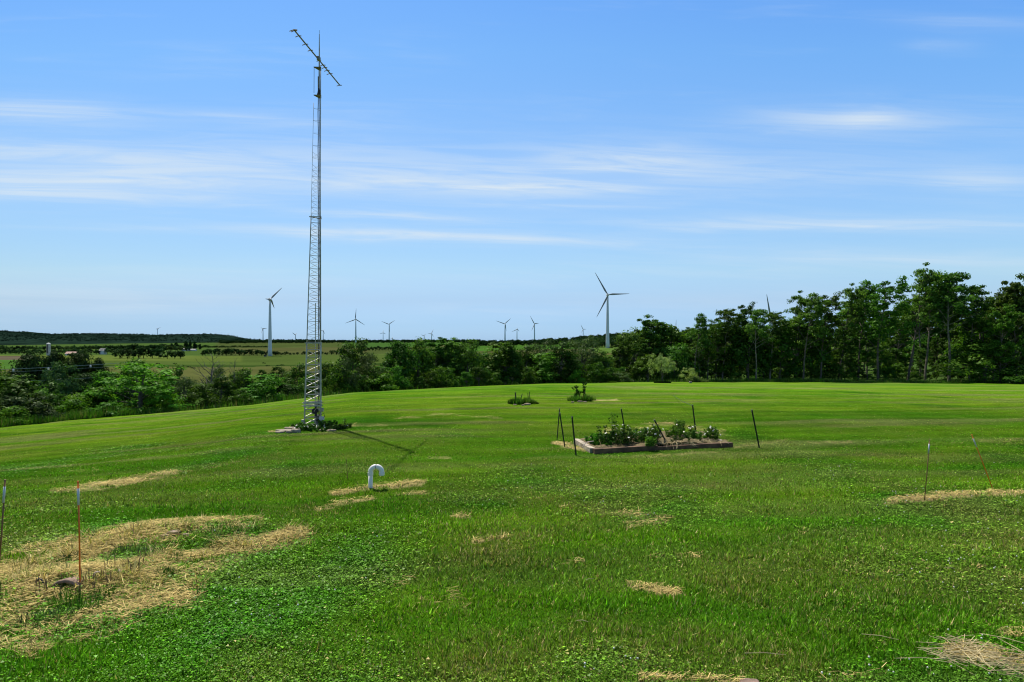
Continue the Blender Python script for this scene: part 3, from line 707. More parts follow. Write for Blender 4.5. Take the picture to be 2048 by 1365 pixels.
def build_middle_trees():
    L = [  # px, top, extra distance past the lawn edge, proto, wpx, label
      (672,742,3,SHRUB[1],46,'bright rounded bush just right of the lattice tower at the lawn edge'),(648,735,9,RND[1],50,'green tree directly behind the lattice tower'),
      (706,694,9,RND[2],74,'dark full tree, first of the row right of the lattice tower'),(735,718,5,GREY[0],48,'grey green tree tucked under the dark tree right of the tower'),(690,728,3,GREY[0],44,'pale leaved small tree left below the dark tree near the tower'),
      (760,742,8,RND[0],60,'dark brushy tree in the dip between two tall hedge trees'),(762,756,1.5,SHRUB[1],56,'bright bush with spreading tiers in front of the hedge dip'),(800,698,7,RND[0],62,'tall round tree right of the hedge dip'),
      (835,694,9,RND[1],56,'upright tree in the middle of the hedge, second right of the dip'),(868,688,12,FULL[1],0,'tallest dark tree in the left half of the hedge row'),(905,690,10,FULL[0],0,'dense tree right of the tallest hedge tree'),
      (935,696,8,RND[2],54,'tree at the right end of the dense hedge block'),(790,742,2,SHRUB[0],44,'dark bush at the lawn edge below the round hedge tree'),(965,716,9,RND[1],54,'shorter tree in the low part of the hedge'),
      (993,700,8,RND[3],56,'bright round tree standing alone in the low part of the hedge'),(1016,702,7,RND[0],50,'dark tree touching the bright round hedge tree'),(1050,706,8,RND[1],54,'slim tree in front of the bright field strip'),
      (1085,696,12,GREY[0],64,'dull green tree behind the hedge right of the field strip'),(1082,716,3,RND[3],48,'light green front tree of the right hedge'),(1120,700,4,RND[1],66,'big round dark tree at the bottom of the bright field'),
      (1165,690,9,GREY[0],84,'broad grey willow-like tree left of the large turbine tower'),(1152,748,1,SHRUB[1],26,'small rounded bush at the lawn edge left of the dark hollow'),(1192,735,2,SHRUB[0],40,'leafy bush in front of the grey willow-like tree'),
      (1200,712,5,RND[1],46,'small tree under the grey willow-like tree'),(1238,694,8,FULL[1],0,'tree right of the base of the large turbine'),(1268,672,10,RND[2],70,'large dull tree left of the tall dark hedge tree'),
      (1302,646,9,FULL[0],0,'tall dark tree rising above the hedge right of the large turbine'),(1240,752,1,SHRUB[2],40,'low grey bush at the lawn edge below the large dull tree'),(1336,664,9,RND[0],70,'round green tree right of the tall dark hedge tree'),
      (1365,668,10,FULL[1],0,'tree joining the hedge to the right-hand wood'),(1350,702,5,RND[2],60,'dark lower tree behind the young willow'),(1295,720,4,RND[1],56,'dark low tree left behind the young willow'),
      (1215,745,1.5,SHRUB[0],34,'dark bush behind the small box bush on the lawn')]
    for px, top, dd, pr, w, lab in L:
        plant_px(pr, px, top-(12 if top < 712 else 8), edge_d(px)+dd, lab, 'bush' if pr in SHRUB else 'tree', 'hedge trees beyond the lawn' if pr not in SHRUB else 'bushes at the lawn edge', wide=1.3, wpx=w*1.15 or None)
    rg = random.Random(9)
    for i in range(36):
        px = 690+i*19.5+rg.uniform(-6, 6)
        if True:
            plant_px(rg.choice(RND[:3]), px, np.interp(px, [690,760,800,900,960,1010,1060,1120,1240,1400], [712,738,700,696,716,704,708,702,702,684])+rg.uniform(0, 16), edge_d(px)+rg.uniform(12, 26), 'dark tree filling the shade behind the front of the hedge', 'tree', 'back trees of the hedge', wide=1.35)
        plant_px(rg.choice(SHRUB[:1]+RND[:1]), px+8, rg.uniform(735, 757), edge_d(px)+rg.uniform(2.5, 5), 'dark low growth in the shade at the foot of the hedge', 'bush', 'low growth under the hedge', wide=1.1)

def build_left_trees():
    L = [(55,794,2.0,SHRUB[2],100,'grey leaved round shrub with pale blossom at the lower left lawn edge'),(15,760,6,RND[3],90,'bright green tree at the left edge of the photo'),
      (-20,735,9,RND[1],90,'tree cut off by the left edge of the photo'),(95,775,9,SHRUB[0],90,'mid green bush between the blossom shrub and the spreading tree'),(112,735,16,BLUE[0],74,'blue green rounded tree under the power lines'),
      (60,712,30,DARK[0],76,'dark evergreen at the left, leftmost of the evergreen clump'),(108,709,31,DARK[1],72,'dark evergreen in the middle of the left clump'),(158,708,33,DARK[0],64,'dark evergreen right of the middle of the clump'),
      (195,722,32,DARK[1],56,'low dark evergreen at the right end of the clump'),(25,745,24,DARK[1],70,'dark evergreen low behind the left edge tree'),(170,750,20,DARK[0],60,'dark evergreen half hidden behind the green bushes'),
      (215,752,12,RND[0],86,'mid green tree left of the big spreading tree'),(190,783,6,SHRUB[1],80,'bright bush left of the big spreading tree'),(262,729,11,RND[1],100,'brushy tree top behind the big spreading tree'),
      (283,735,3.4,BRIGHT[0],175,'big bright spreading tree with tiered branches left of the tower'),(212,812,1.4,SHRUB[0],70,'dark low bush at the lawn edge left below the spreading tree'),(140,806,4,SHRUB[1],70,'yellow green low bush near the blossom shrub'),
      (345,746,13,RND[2],62,'olive tree right behind the spreading tree'),(368,768,6,GREY[0],70,'dull grey green thicket tree below the dead tree'),(400,782,2.5,SHRUB[0],74,'dark green bush below the dead tree'),
      (440,765,4,RND[1],60,'dark small tree between the two dead trees'),(432,745,16,GREY[0],56,'grey brushy tree behind the first dead tree'),(480,752,9,RND[2],64,'dark leafy tree right of the second dead tree'),
      (487,741,14,DARK[0],38,'small rounded dark tree behind the second dead tree'),(522,762,5,RND[3],78,'bright green tree right of the dead trees'),(535,772,2.5,SHRUB[1],50,'bright bush at the lawn edge right of the dead trees'),
      (572,780,4,RND[0],60,'green tree left of the lattice tower base'),(596,742,11,RND[1],64,'tall tree close behind the left leg of the tower'),(578,752,15,GREY[0],46,'grey green tree left of the tall tree behind the tower'),
      (612,766,4,SHRUB[0],54,'dark bush behind the left leg of the tower'),(632,776,2.5,SHRUB[0],40,'dark bush seen through the lattice of the tower'),(478,790,2,SHRUB[0],50,'dark bush at the foot of the second dead tree'),
      (330,792,2.2,SHRUB[1],60,'bright low bush at the right foot of the spreading tree'),(20,820,1.5,SHRUB[1],70,'bright low bush at the lawn edge in the left corner'),(-40,800,3,SHRUB[0],80,'bush beyond the left edge of the photo'),
      (100,800,7,SHRUB[0],60,'dark green bush behind the blossom shrub')]
    for px, top, dd, pr, w, lab in L:
        sh = pr in SHRUB
        plant_px(pr, px, top-(0 if pr in DARK else 12 if px > 320 else 7), edge_d(px)+dd, lab, 'bush' if sh else 'tree', 'bushes at the lawn edge' if sh else 'trees beyond the left lawn edge', wpx=w)
    rg = random.Random(12)
    for i in range(20):
        px = -30+i*34+rg.uniform(-10, 10)
        plant_px(rg.choice([RND[0], RND[2], SHRUB[0]]), px, np.interp(px, [0,120,280,400,520,640], [768,780,775,790,784,772])+rg.uniform(0, 14), edge_d(px)+rg.uniform(5, 12), 'dark growth filling the thicket beyond the left lawn edge', 'bush', 'thicket growth beyond the left lawn edge', wide=1.2)
    for px, top, dd, s, lab in [(412,692,8,81,'tall bare dead tree with spread crown above the left thicket'),(467,702,9,82,'narrow bare dead tree right of the spread dead tree')]:
        plant_px(dead_tree(s, 10), px, top, edge_d(px)+dd, lab, 'dead tree', wide=1.15 if s == 81 else .62)
    # round bushes alone in the valley meadow
    for px, top, d, w, lab in [(524,740,335,20,'smaller of two round dark bushes in the tan meadow'),(556,734,335,34,'larger of two round dark bushes in the tan meadow'),(583,745,330,20,'low dark bush beside the meadow ditch'),(540,752,300,14,'tiny dark bush in front of the meadow bushes')]:
        plant_px(RND[0], px, top, d, lab, 'bush', 'bushes alone in the valley meadow', wpx=w)
build_right_wood(); build_middle_trees(); build_left_trees()

# lawn specimens
def specimens():
    d = P(1325, 766.5).y
    p = at(1325, min(d, 101)); plant(WILLOW[0], p, up_to(711, p.y)-p.z, 'young pale green weeping willow standing alone on the far lawn', 'tree', wide=(64*p.y/F)/(4.6*(up_to(711, p.y)-p.z)/4))
    p = at(1379, 101.5); plant(PALESH[0], p, up_to(737, p.y)-p.z, 'pale silvery shrub right of the young willow', 'shrub', wide=(40*p.y/F)/(3.6*(up_to(737, p.y)-p.z)/2.4))
specimens()

def grass_tuft(rng, n, rad, h, wid, lean=.35):
    a = rng.random(n)*2*np.pi; r = rad*np.sqrt(rng.random(n)); x, y = r*np.cos(a), r*np.sin(a)
    hh = h*(.5+.6*rng.random(n))*(1-.35*r/rad); b = a+rng.normal(0, .7, n); ln = np.abs(rng.normal(lean, .25, n))*(.3+r/rad)
    dirx, diry = np.cos(b), np.sin(b); sx, sy = -diry*wid/2, dirx*wid/2; z = np.zeros(n)
    mid = np.stack([x+dirx*np.sin(ln)*hh*.5, y+diry*np.sin(ln)*hh*.5, np.cos(ln*.7)*hh*.55], 1)
    tip = np.stack([x+dirx*np.sin(ln)*hh*1.1, y+diry*np.sin(ln)*hh*1.1, np.cos(ln)*hh], 1)
    s = np.stack([sx, sy, z], 1); b0 = np.stack([x, y, z], 1)
    V = np.stack([b0-s, b0+s, mid+s*.8, mid-s*.8, tip], 1).reshape(-1, 3); k = np.arange(n)*5
    Q = np.stack([k, k+1, k+2, k+3], 1); Tr = np.stack([k+3, k+2, k+4], 1)
    return V, [Q, Tr], np.repeat(rng.random(n), 5)
def tuft_obj(name, seed, n, rad, h, wid, matl, loc, label, cat, group=None, scale=(1, 1, 1), lean=.35):
    V, Fs, t = grass_tuft(np.random.default_rng(seed), n, rad, h, wid, lean)
    o = link(name, np_mesh(name, V, Fs, matl, {'tone': t}), None, loc); o.scale = scale
    return tag(o, label, cat, group)
def edge_growth():
    """tall uncut grass along the lawn edge: one mass nobody could count"""
    rng = np.random.default_rng(77); n = 60000
    px = -120+2300*rng.random(n)
    w = np.interp(px, [-100, 230, 300, 560, 700, 900, 1240, 1400, 1420, 1690, 1700, 2200], [1, .9, .15, .25, .15, .1, .1, .3, 1, 1, .35, .4])
    k = rng.random(n) < w; px = px[k]; n = len(px)
    d = np.interp(px, PXK, EDGE_D)+.3+rng.random(n)**1.6*np.where(px > 1400, 3.5, 4.); x = (px-CX)/F*d; z = H(x, d)-.03
    h = (.25+.55*rng.random(n))*(.5+.9*fbm(x, d, 3, 3, 2)); wd = (.03+.03*rng.random(n)); lean = np.abs(rng.normal(.3, .25, n))
    c = np.array([[.07, .19, .014]])*(.5+.9*rng.random((n, 1))); pale = rng.random(n) < .16; c = np.where(pale[:, None], np.array([[.20, .20, .07]])*(.5+.8*rng.random((n, 1))), c)
    V, Fc, C = blade_mesh(x, d, z, h, wd, lean, rng, c, np.zeros(n, int))
    tag(link('tall_grass', np_mesh('tall_grass', V, Fc, M_BLADES, col=C)), kind='stuff')
edge_growth()

# ================================================================== far country
FARP = [far_proto(1, LV_FAR), far_proto(2, LV_FAR, 1.1), far_proto(3, LV_FARLIGHT, 1.1), far_proto(4, LV_FAR, .55, True), far_proto(5, LV_FAR, 1.3)]
FARM = [np_mesh('far_tree', v, q, l, {'tone': t}) for v, q, t, l in FARP]
def far_tree(k, px, d, h, label, group, wide=1., name='field_tree', zoff=0):
    p = at(px, d); o = link(name, FARM[k], None, p+Vector((0, 0, zoff-.02*h))); o.scale = (h*wide, h*wide, h); o.rotation_euler = (0, 0, px*1.7 % 6.28)
    return tag(o, label, 'tree', group)
def hedgerow(pxs, d, tops, kinds, label, group, seed, step=1.):
    rg = random.Random(seed); px = pxs[0]
    while px < pxs[-1]:
        dd = float(np.interp(px, pxs, d)) if hasattr(d, '__len__') else d
        top = np.interp(px, pxs, tops)+rg.uniform(-2, 2.5); p = at(px, dd); h = max(up_to(top, dd)-p.z, 4)
        w = rg.uniform(.9, 1.4); far_tree(rg.choice(kinds), px, dd+rg.uniform(-12, 12), h, label, group, w)
        px += h*w*.62*F/dd*step*rg.uniform(.8, 1.2)
def build_far():
    hedgerow([240, 300, 360, 372], 830, [694, 692, 697, 699], [0, 1, 4], 'round tree in the hedgerow behind the left yellow green field', 'hedgerow behind the left field', 1, .75)
    hedgerow([405, 440, 520, 560], 1015, [700, 693, 697, 703], [0, 1, 4], 'round tree in the hedgerow left of the near white turbine', 'hedgerow left of the near turbine', 2, .75)
    hedgerow([540, 600, 660, 690], 1030, [700, 703, 700, 697], [0, 1, 4], 'small tree in the hedge line behind the foot of the near turbine', 'hedge line behind the near turbine', 3, 1.5)
    hedgerow([-60, 0, 60, 120, 175], 1180, [691, 695, 697, 700, 697], [2, 0, 2, 1], 'tree of mixed green behind the silo at the far left', 'trees around the silo farm', 4, .8)
    hedgerow([130, 200, 240], 1090, [697, 695, 694], [2, 4, 2, 0], 'light green tree behind the red roofed barn', 'trees behind the barn', 5)
    hedgerow([210, 300, 380], 1320, [690, 686, 690], [0, 2, 1], 'hazy tree in the second row behind the left fields', 'second row of far trees on the left', 6, .75)
    hedgerow([-40, 60, 160, 260], 1500, [690, 691, 690, 691], [0, 2, 1, 2], 'tree in the mixed belt under the wooded ridge at the far left', 'mixed belt under the ridge', 16, .7)
    hedgerow([255, 330, 420, 540], 1750, [689, 688, 690, 693], [0, 1, 4], 'dark tree in the belt under the right end of the wooded ridge', 'belt under the right end of the ridge', 17, .8)
    hedgerow([-30, 40, 90], 1090, [701, 699, 702], [0, 4], 'dark tree in the hedge in front of the silo farm', 'hedge in front of the silo farm', 18, 1.2)
    for px, d, h in [(343, 1480, 17), (352, 1500, 20), (372, 1510, 23), (380, 1500, 21), (390, 1510, 22), (400, 1520, 15)]:
        far_tree(3, px, d, h, 'dark pointed evergreen around the white farm buildings', 'evergreens around the far farm', 1.1)
    hedgerow([725, 760, 790, 830], 1270, [694, 690, 693, 698], [0, 1, 4], 'tree in the short hedge below the horizon turbines', 'short hedge below the horizon turbines', 7)
    hedgerow([660, 700, 735], 1240, [703, 699, 695], [0, 4], 'tree in the hedge crossing the middle field', 'hedge crossing the middle field', 8, 1.3)
    for px, py in [(378, 735.5), (386.5, 737.5), (528, 727.5), (535.5, 733), (557, 732.5), (565, 731.5), (316, 728.5), (350, 728.5)]:
        p = P(px, py); o = link('meadow_scrub', FARM[4], None, p-Vector((0, 0, .3))); o.scale = (3.6, 3.0, 1.9)
        tag(o, 'low dark scrub clump lying in the open valley meadow', 'scrub', 'scrub clumps in the valley meadow')
    # woods too far to count: one mass each
    def wood(name, px0, px1, d0, d1, n, topf, hh, seed, kinds=(0, 1, 4), ground=None):
        rng = np.random.default_rng(seed); VV = []; QQ = []; TT = []; b = 0
        px = px0+(px1-px0)*rng.random(n); d = d0+(d1-d0)*rng.random(n)
        for i in range(n):
            v, q, t, l = FARP[kinds[rng.integers(len(kinds))]]
            g = at(px[i], d[i]); top = up_to(topf(px[i], (d[i]-d0)/(d1-d0)), d[i]); h = hh*rng.uniform(.75, 1.2); z = max(top-h, g.z-1.) if ground is None else ground(px[i], d[i])
            a = rng.random()*6.28; c, s = math.cos(a), math.sin(a); w = v*np.array([h*1.15, h*1.15, h]); w = np.stack([w[:, 0]*c-w[:, 1]*s, w[:, 0]*s+w[:, 1]*c, w[:, 2]], 1)
            VV.append(w+np.array([g.x, g.y, z])); QQ.append(q+b); TT.append(t); b += len(v)
        me = np_mesh(name, np.concatenate(VV), np.concatenate(QQ), LV_FAR, {'tone': np.concatenate(TT)}); tag(link(name, me), kind='stuff')
    ip = np.interp
    wood('horizon_wood', 440, 960, 2300, 3000, 700, lambda p, f: ip(p, [440,470,560,620,640,700,730,800,850,900,960], [677,679.5,679.5,680.5,678.5,680.5,682,684.5,681.5,683,682.5])+1.0+ip(p, [440, 640, 760, 960], [9, 7, 2.5, 2])*(1-f), 13, 21)
    wood('hillside_wood', 925, 1420, 1500, 1900, 620, lambda p, f: ip(p, [925,1000,1060,1130,1180,1230,1300,1420], [684,680,677.5,673,668.5,664,661,655])+9*(1-f), 13, 22)
    wood('field_edge_wood', 1130, 1400, 1050, 1250, 240, lambda p, f: ip(p, [1130,1160,1230,1300,1400], [686,676,668,664,660])+11*(1-f), 12, 23)
    # long wooded ridge at the far left
    xs = np.linspace(-4200, -960, 320); ts = np.linspace(-1, 1, 44); X, Tt = np.meshgrid(xs, ts)
    pxs = CX+F*xs/4200
    crest = np.interp(pxs, [-400,-100,0,60,110,150,200,300,330,400,430,450,470,486,520,620,700], [648,656,663.5,667,669.5,668.5,668,670.5,672.5,669.5,670.5,671.5,674.5,679.5,680,681,684.5])
    zt = (CY-crest)/F*4200
    prof = np.exp(-(Tt*1.55)**2); Y = 4200+Tt*900
    Z = -24+(zt[None]+24)*prof+(fbm(X, Y, 160, 5, 4)-.5)*26*np.clip(prof*1.5, 0, 1)*(np.abs(Tt) > .04)
    idx = np.arange(X.size).reshape(X.shape); q = np.stack([idx[:-1, :-1], idx[:-1, 1:], idx[1:, 1:], idx[1:, :-1]], -1).reshape(-1, 4)
    m = simple('ridge_forest_floor', (.010, .022, .015), 1., var=.35, scale=.01, spec=0)
    tag(link('hills', np_mesh('hills', np.stack([X, Y, Z], -1).reshape(-1, 3), q, m, smooth=True)), kind='structure')
    rng = np.random.default_rng(31); v, qd, t, l = FARP[1]; VV = []; QQ = []; TT = []; n = 3700; b = 0
    vs = FARP[1][0][:160]; k = 160
    gi = rng.integers(0, X.shape[1]-1, n); gj = rng.integers(8, 24, n)
    for i in range(n):
        h = rng.uniform(10, 17); p = np.array([X[gj[i], gi[i]]+rng.uniform(-5, 5), Y[gj[i], gi[i]]+rng.uniform(-20, 20), Z[gj[i], gi[i]]-h*.35])
        VV.append(vs*np.array([h*1.6, h*1.6, h])+p); QQ.append(FARP[1][1][:40]+b); TT.append(t[:160]); b += k
    tag(link('ridge_forest', np_mesh('ridge_forest', np.concatenate(VV), np.concatenate(QQ), LV_RIDGE, {'tone': np.concatenate(TT)})), kind='stuff')
build_far()

# ================================================================== wind turbines
def blade_mesh_obj():
    sec = [(0, .9, .9), (1.5, .9, .9), (4, 1.3, .8), (8, 1.75, .5), (14, 1.45, .33), (22, 1.05, .22), (30, .72, .14), (36, .42, .08), (38, .10, .03)]
    n = 8; mb = MB()
    for (z, c, t) in sec:
        tw = R(14)*(1-z/38); sh = c*.35 if z > 3 else 0
        for k in range(n):
            a = 2*math.pi*k/n; x, y = c*math.cos(a)+sh, t*math.sin(a); mb.v.append((x*math.cos(tw)-y*math.sin(tw), x*math.sin(tw)+y*math.cos(tw), z))
    for i in range(len(sec)-1):
        for k in range(n): mb.f.append((i*n+k, i*n+(k+1) % n, (i+1)*n+(k+1) % n, (i+1)*n+k))
    mb.f.append(tuple((len(sec)-1)*n+k for k in range(n)))
    me = bpy.data.meshes.new('blade'); me.from_pydata(mb.v, [], mb.f); me.materials.append(M_BLADE)
    for p in me.polygons: p.use_smooth = True
    return me
BLADE = blade_mesh_obj()
def turbine(hx, hy, d, blades, label, yaw=0., wide=1.):
    hub = Vector(((hx-CX)/F*d, d, (CY-hy)*d/F)); g = h1(hub.x, hub.y); Hh = hub.z-g
    o = empty('wind_turbine', (hub.x, hub.y, g), label, 'wind turbine', 'white wind turbines of the wind farm')
    ax = Vector((math.sin(yaw), -math.cos(yaw), 0))         # way the rotor faces
    back = -ax*4.2
    tw = MB(); seg = 8
    tw.lathe([(2.9-(2.9-1.35)*i/seg if i else 3.3, (Hh-1.2)*i/seg-(1 if i == 0 else 0)) for i in range(seg+1)], 20, (back.x, back.y, 0)).build('tower', M_TURB, o, smooth=True)
    rot = Matrix.Rotation(yaw, 3, 'Z')
    MB().box(Vector((0, 0, Hh+.3))+back*1.1, (3.2, 9.5, 3.4), rot).build('nacelle', M_TURB, o, bevel=.5)
    hb = MB(); pr = [(.05, 2.6), (.9, 2.2), (1.5, 1.2), (1.7, 0), (1.6, -1.2)]
    hb.lathe(pr[::-1], 12); hm = hb.build('hub', M_TURB, o, smooth=True); hm.rotation_euler = ax.to_track_quat('Z', 'Y').to_euler(); hm.location = (0, 0, Hh)
    for (dx, dy) in blades:
        L = 38*F/d; q = dx*dx+dy*dy; sg = 1
        dep = math.sqrt(max(L*L-q, 0)) if q < L*L else 0
        if dx < 0: sg = -1
        rayd = hub.normalized(); v = Vector((dx, 0, -dy))+rayd*(dep*sg); s = v.length/L
        b = link('blade', BLADE, o, (0, 0, Hh)); zz = v.normalized(); yy = (ax - zz*ax.dot(zz)).normalized(); b.rotation_euler = Matrix((yy.cross(zz), yy, zz)).transposed().to_euler(); b.scale = (wide, wide, s)
    return o
def build_turbines():
    turbine(1216, 590, 1020, [(-26, -45), (44, -2), (-23, 45)], 'largest white turbine standing in front of the hillside wood, right of centre', wide=.8)
    turbine(541, 599, 968, [(24, -24), (-10, -1), (8, 19)], 'large white turbine at the left of the tower, rotor seen almost from the side', yaw=.5, wide=.75)
    turbine(711, 639, 2275, [(1.5, -22), (-21, 8), (19, 12)], 'turbine with three clear blades in a wide Y, right of the lattice tower', wide=0.90)
    turbine(778, 649, 3000, [(-15, -6), (12, -8), (1.5, 16)], 'turbine with a V of two raised blades, right of the wide Y turbine', wide=1.01)
    turbine(766, 666, 4400, [(-7, 2), (6, 3), (1, -6)], 'small dim turbine left beside the V bladed turbine', wide=1.08)
    turbine(784.5, 677, 5000, [(-5, 2.5), (1, -3), (3, 5)], 'tiny turbine low on the skyline right under the V bladed turbine', wide=1.08)
    turbine(848, 672, 4600, [(-6, -2.5), (4, -4), (1, 7)], 'tiny turbine with a small V of blades, left of a pair on the skyline', wide=1.08)
    turbine(863, 668, 3600, [(4, -9), (4.5, 6), (-7, -.5)], 'small turbine right of the tiny V bladed one on the skyline', wide=1.01)
    turbine(525.5, 658, 3500, [(9, -1), (-3, 9), (-4, -3)], 'small turbine left of the large side-on turbine, rotor tilted', wide=1.08)
    turbine(590.5, 670, 3700, [(-6, -4.5), (4, -4), (1, 8)], 'small turbine between the side-on turbine and the lattice tower', wide=1.08)
    turbine(646, 662, 3700, [(4, 7), (-7, -.5), (3, -3)], 'small turbine just right of the lattice tower, on the skyline', wide=1.08)
    turbine(314.5, 658.5, 4700, [(7, -3.5), (-3, 0), (1, 6)], 'lone turbine on the wooded ridge at the left', wide=1.08)
    turbine(1010, 648, 2500, [(-18, -6), (12, -11), (2.5, 15)], 'turbine at the left of three near the picture centre, blades in a wide V', wide=0.94)
    turbine(1034, 659, 3400, [(-10.5, 5), (5, 4), (1, -3)], 'small turbine between two bigger ones near the picture centre', wide=1.01)
    turbine(1069, 648, 2550, [(-8.5, -15.5), (9, -1), (-6, 14)], 'turbine at the right of three near the picture centre, one blade up', wide=0.94)
    turbine(1166.5, 659, 3700, [(-5, -9), (6, 0), (-4, 7)], 'small turbine peeping over the hillside wood left of the largest turbine', wide=1.01)
    turbine(1352, 653, 3300, [(.5, -13.5), (-11.5, 3), (4, 8)], 'small turbine above the gap between hedge and right-hand wood', wide=1.01)
    turbine(1542, 636, 1050, [(-8.5, -47), (44, 12), (-35, 30)], 'turbine hidden by the right-hand wood, one blade tip showing above the trees')
build_turbines()

# ================================================================== farm buildings far off
def farm():
    p = at(97, 1000)
    o = empty('farm_silo', p, 'tall pale grain silo with a domed cap among the far left trees', 'silo')
    top = up_to(686, 1000)-p.z; r = 2.7
    MB().lathe([(r, -.5), (r, top-2.4)], 18).build('cylinder_wall', M_CONC, o, smooth=False)
    MB().lathe([(r+.25, top-2.4), (r+.2, top-1.9), (r*.8, top-.9), (r*.35, top-.2), (.05, top)], 18).build('domed_cap', M_WHITEW, o, smooth=True)
    MB().box((.2, -r-.35, top*.52), (1.5, .9, top*.72)).build('ladder_chute', M_WALLDK, o)
    def shed(px, d, w, dep, hw, rise, wall, roof, name, label, cat, doors=1):
        p = at(px, d); o = empty(name, p, label, cat)
        MB().box((0, 0, hw/2-.5), (w, dep, hw+1)).build('walls', wall, o)
        e = .5; rf = MB(); rf.add([(-w/2-e, -dep/2-e, hw), (w/2+e, -dep/2-e, hw), (w/2+e, 0, hw+rise), (-w/2-e, 0, hw+rise), (-w/2-e, dep/2+e, hw), (w/2+e, dep/2+e, hw),
            (-w/2-e, -dep/2-e, hw-.25), (w/2+e, -dep/2-e, hw-.25), (-w/2-e, dep/2+e, hw-.25), (w/2+e, dep/2+e, hw-.25)],
            [(0, 1, 2, 3), (3, 2, 5, 4), (0, 3, 4, 8, 6), (1, 7, 9, 5, 2), (0, 6, 7, 1), (4, 5, 9, 8), (6, 8, 9, 7)]).build('roof', roof, o)
        for k in range(doors):
            MB().box((-w*.38+k*w*.76/max(doors-1, 1), -dep/2-.04, hw*.42), (2.2, .16, hw*.8)).build('door', M_WHITEW if wall is M_WALLDK else M_WALLDK, o)
        return o
    shed(144, 1000, 14.5, 9, 2.6, 3.0, M_WALLDK, M_ROOFTAN, 'low_barn', 'low dark barn with a faded red roof right of the silo', 'barn', 2)
    shed(206, 1085, 7.5, 8, 6.0, 3.4, M_WHITEW, M_GREYROOF, 'farmhouse', 'pale farmhouse half hidden by trees right of the red roofed barn', 'house', 1)
    shed(371, 1420, 13, 9, 3.2, 2.4, M_WHITEW, M_GREYROOF, 'farm_shed', 'long low white farm building under the dark evergreens', 'building', 2)
    shed(386, 1430, 13, 8, 2.4, 1.8, M_WHITEW, M_GREYROOF, 'farm_shed', 'smaller white farm building right of the long one', 'building', 1)
    g = at(530.5, 950); o = empty('transformer_box', g, 'small green transformer box beside the foot of the side-on turbine', 'utility box')
    MB().box((0, 0, 1.1), (3.2, 2.4, 2.4)).build('cabinet', M_POST, o, bevel=.08); MB().box((0, 0, -.05), (3.9, 3.0, .3)).build('concrete_pad', M_CONC, o)
farm()

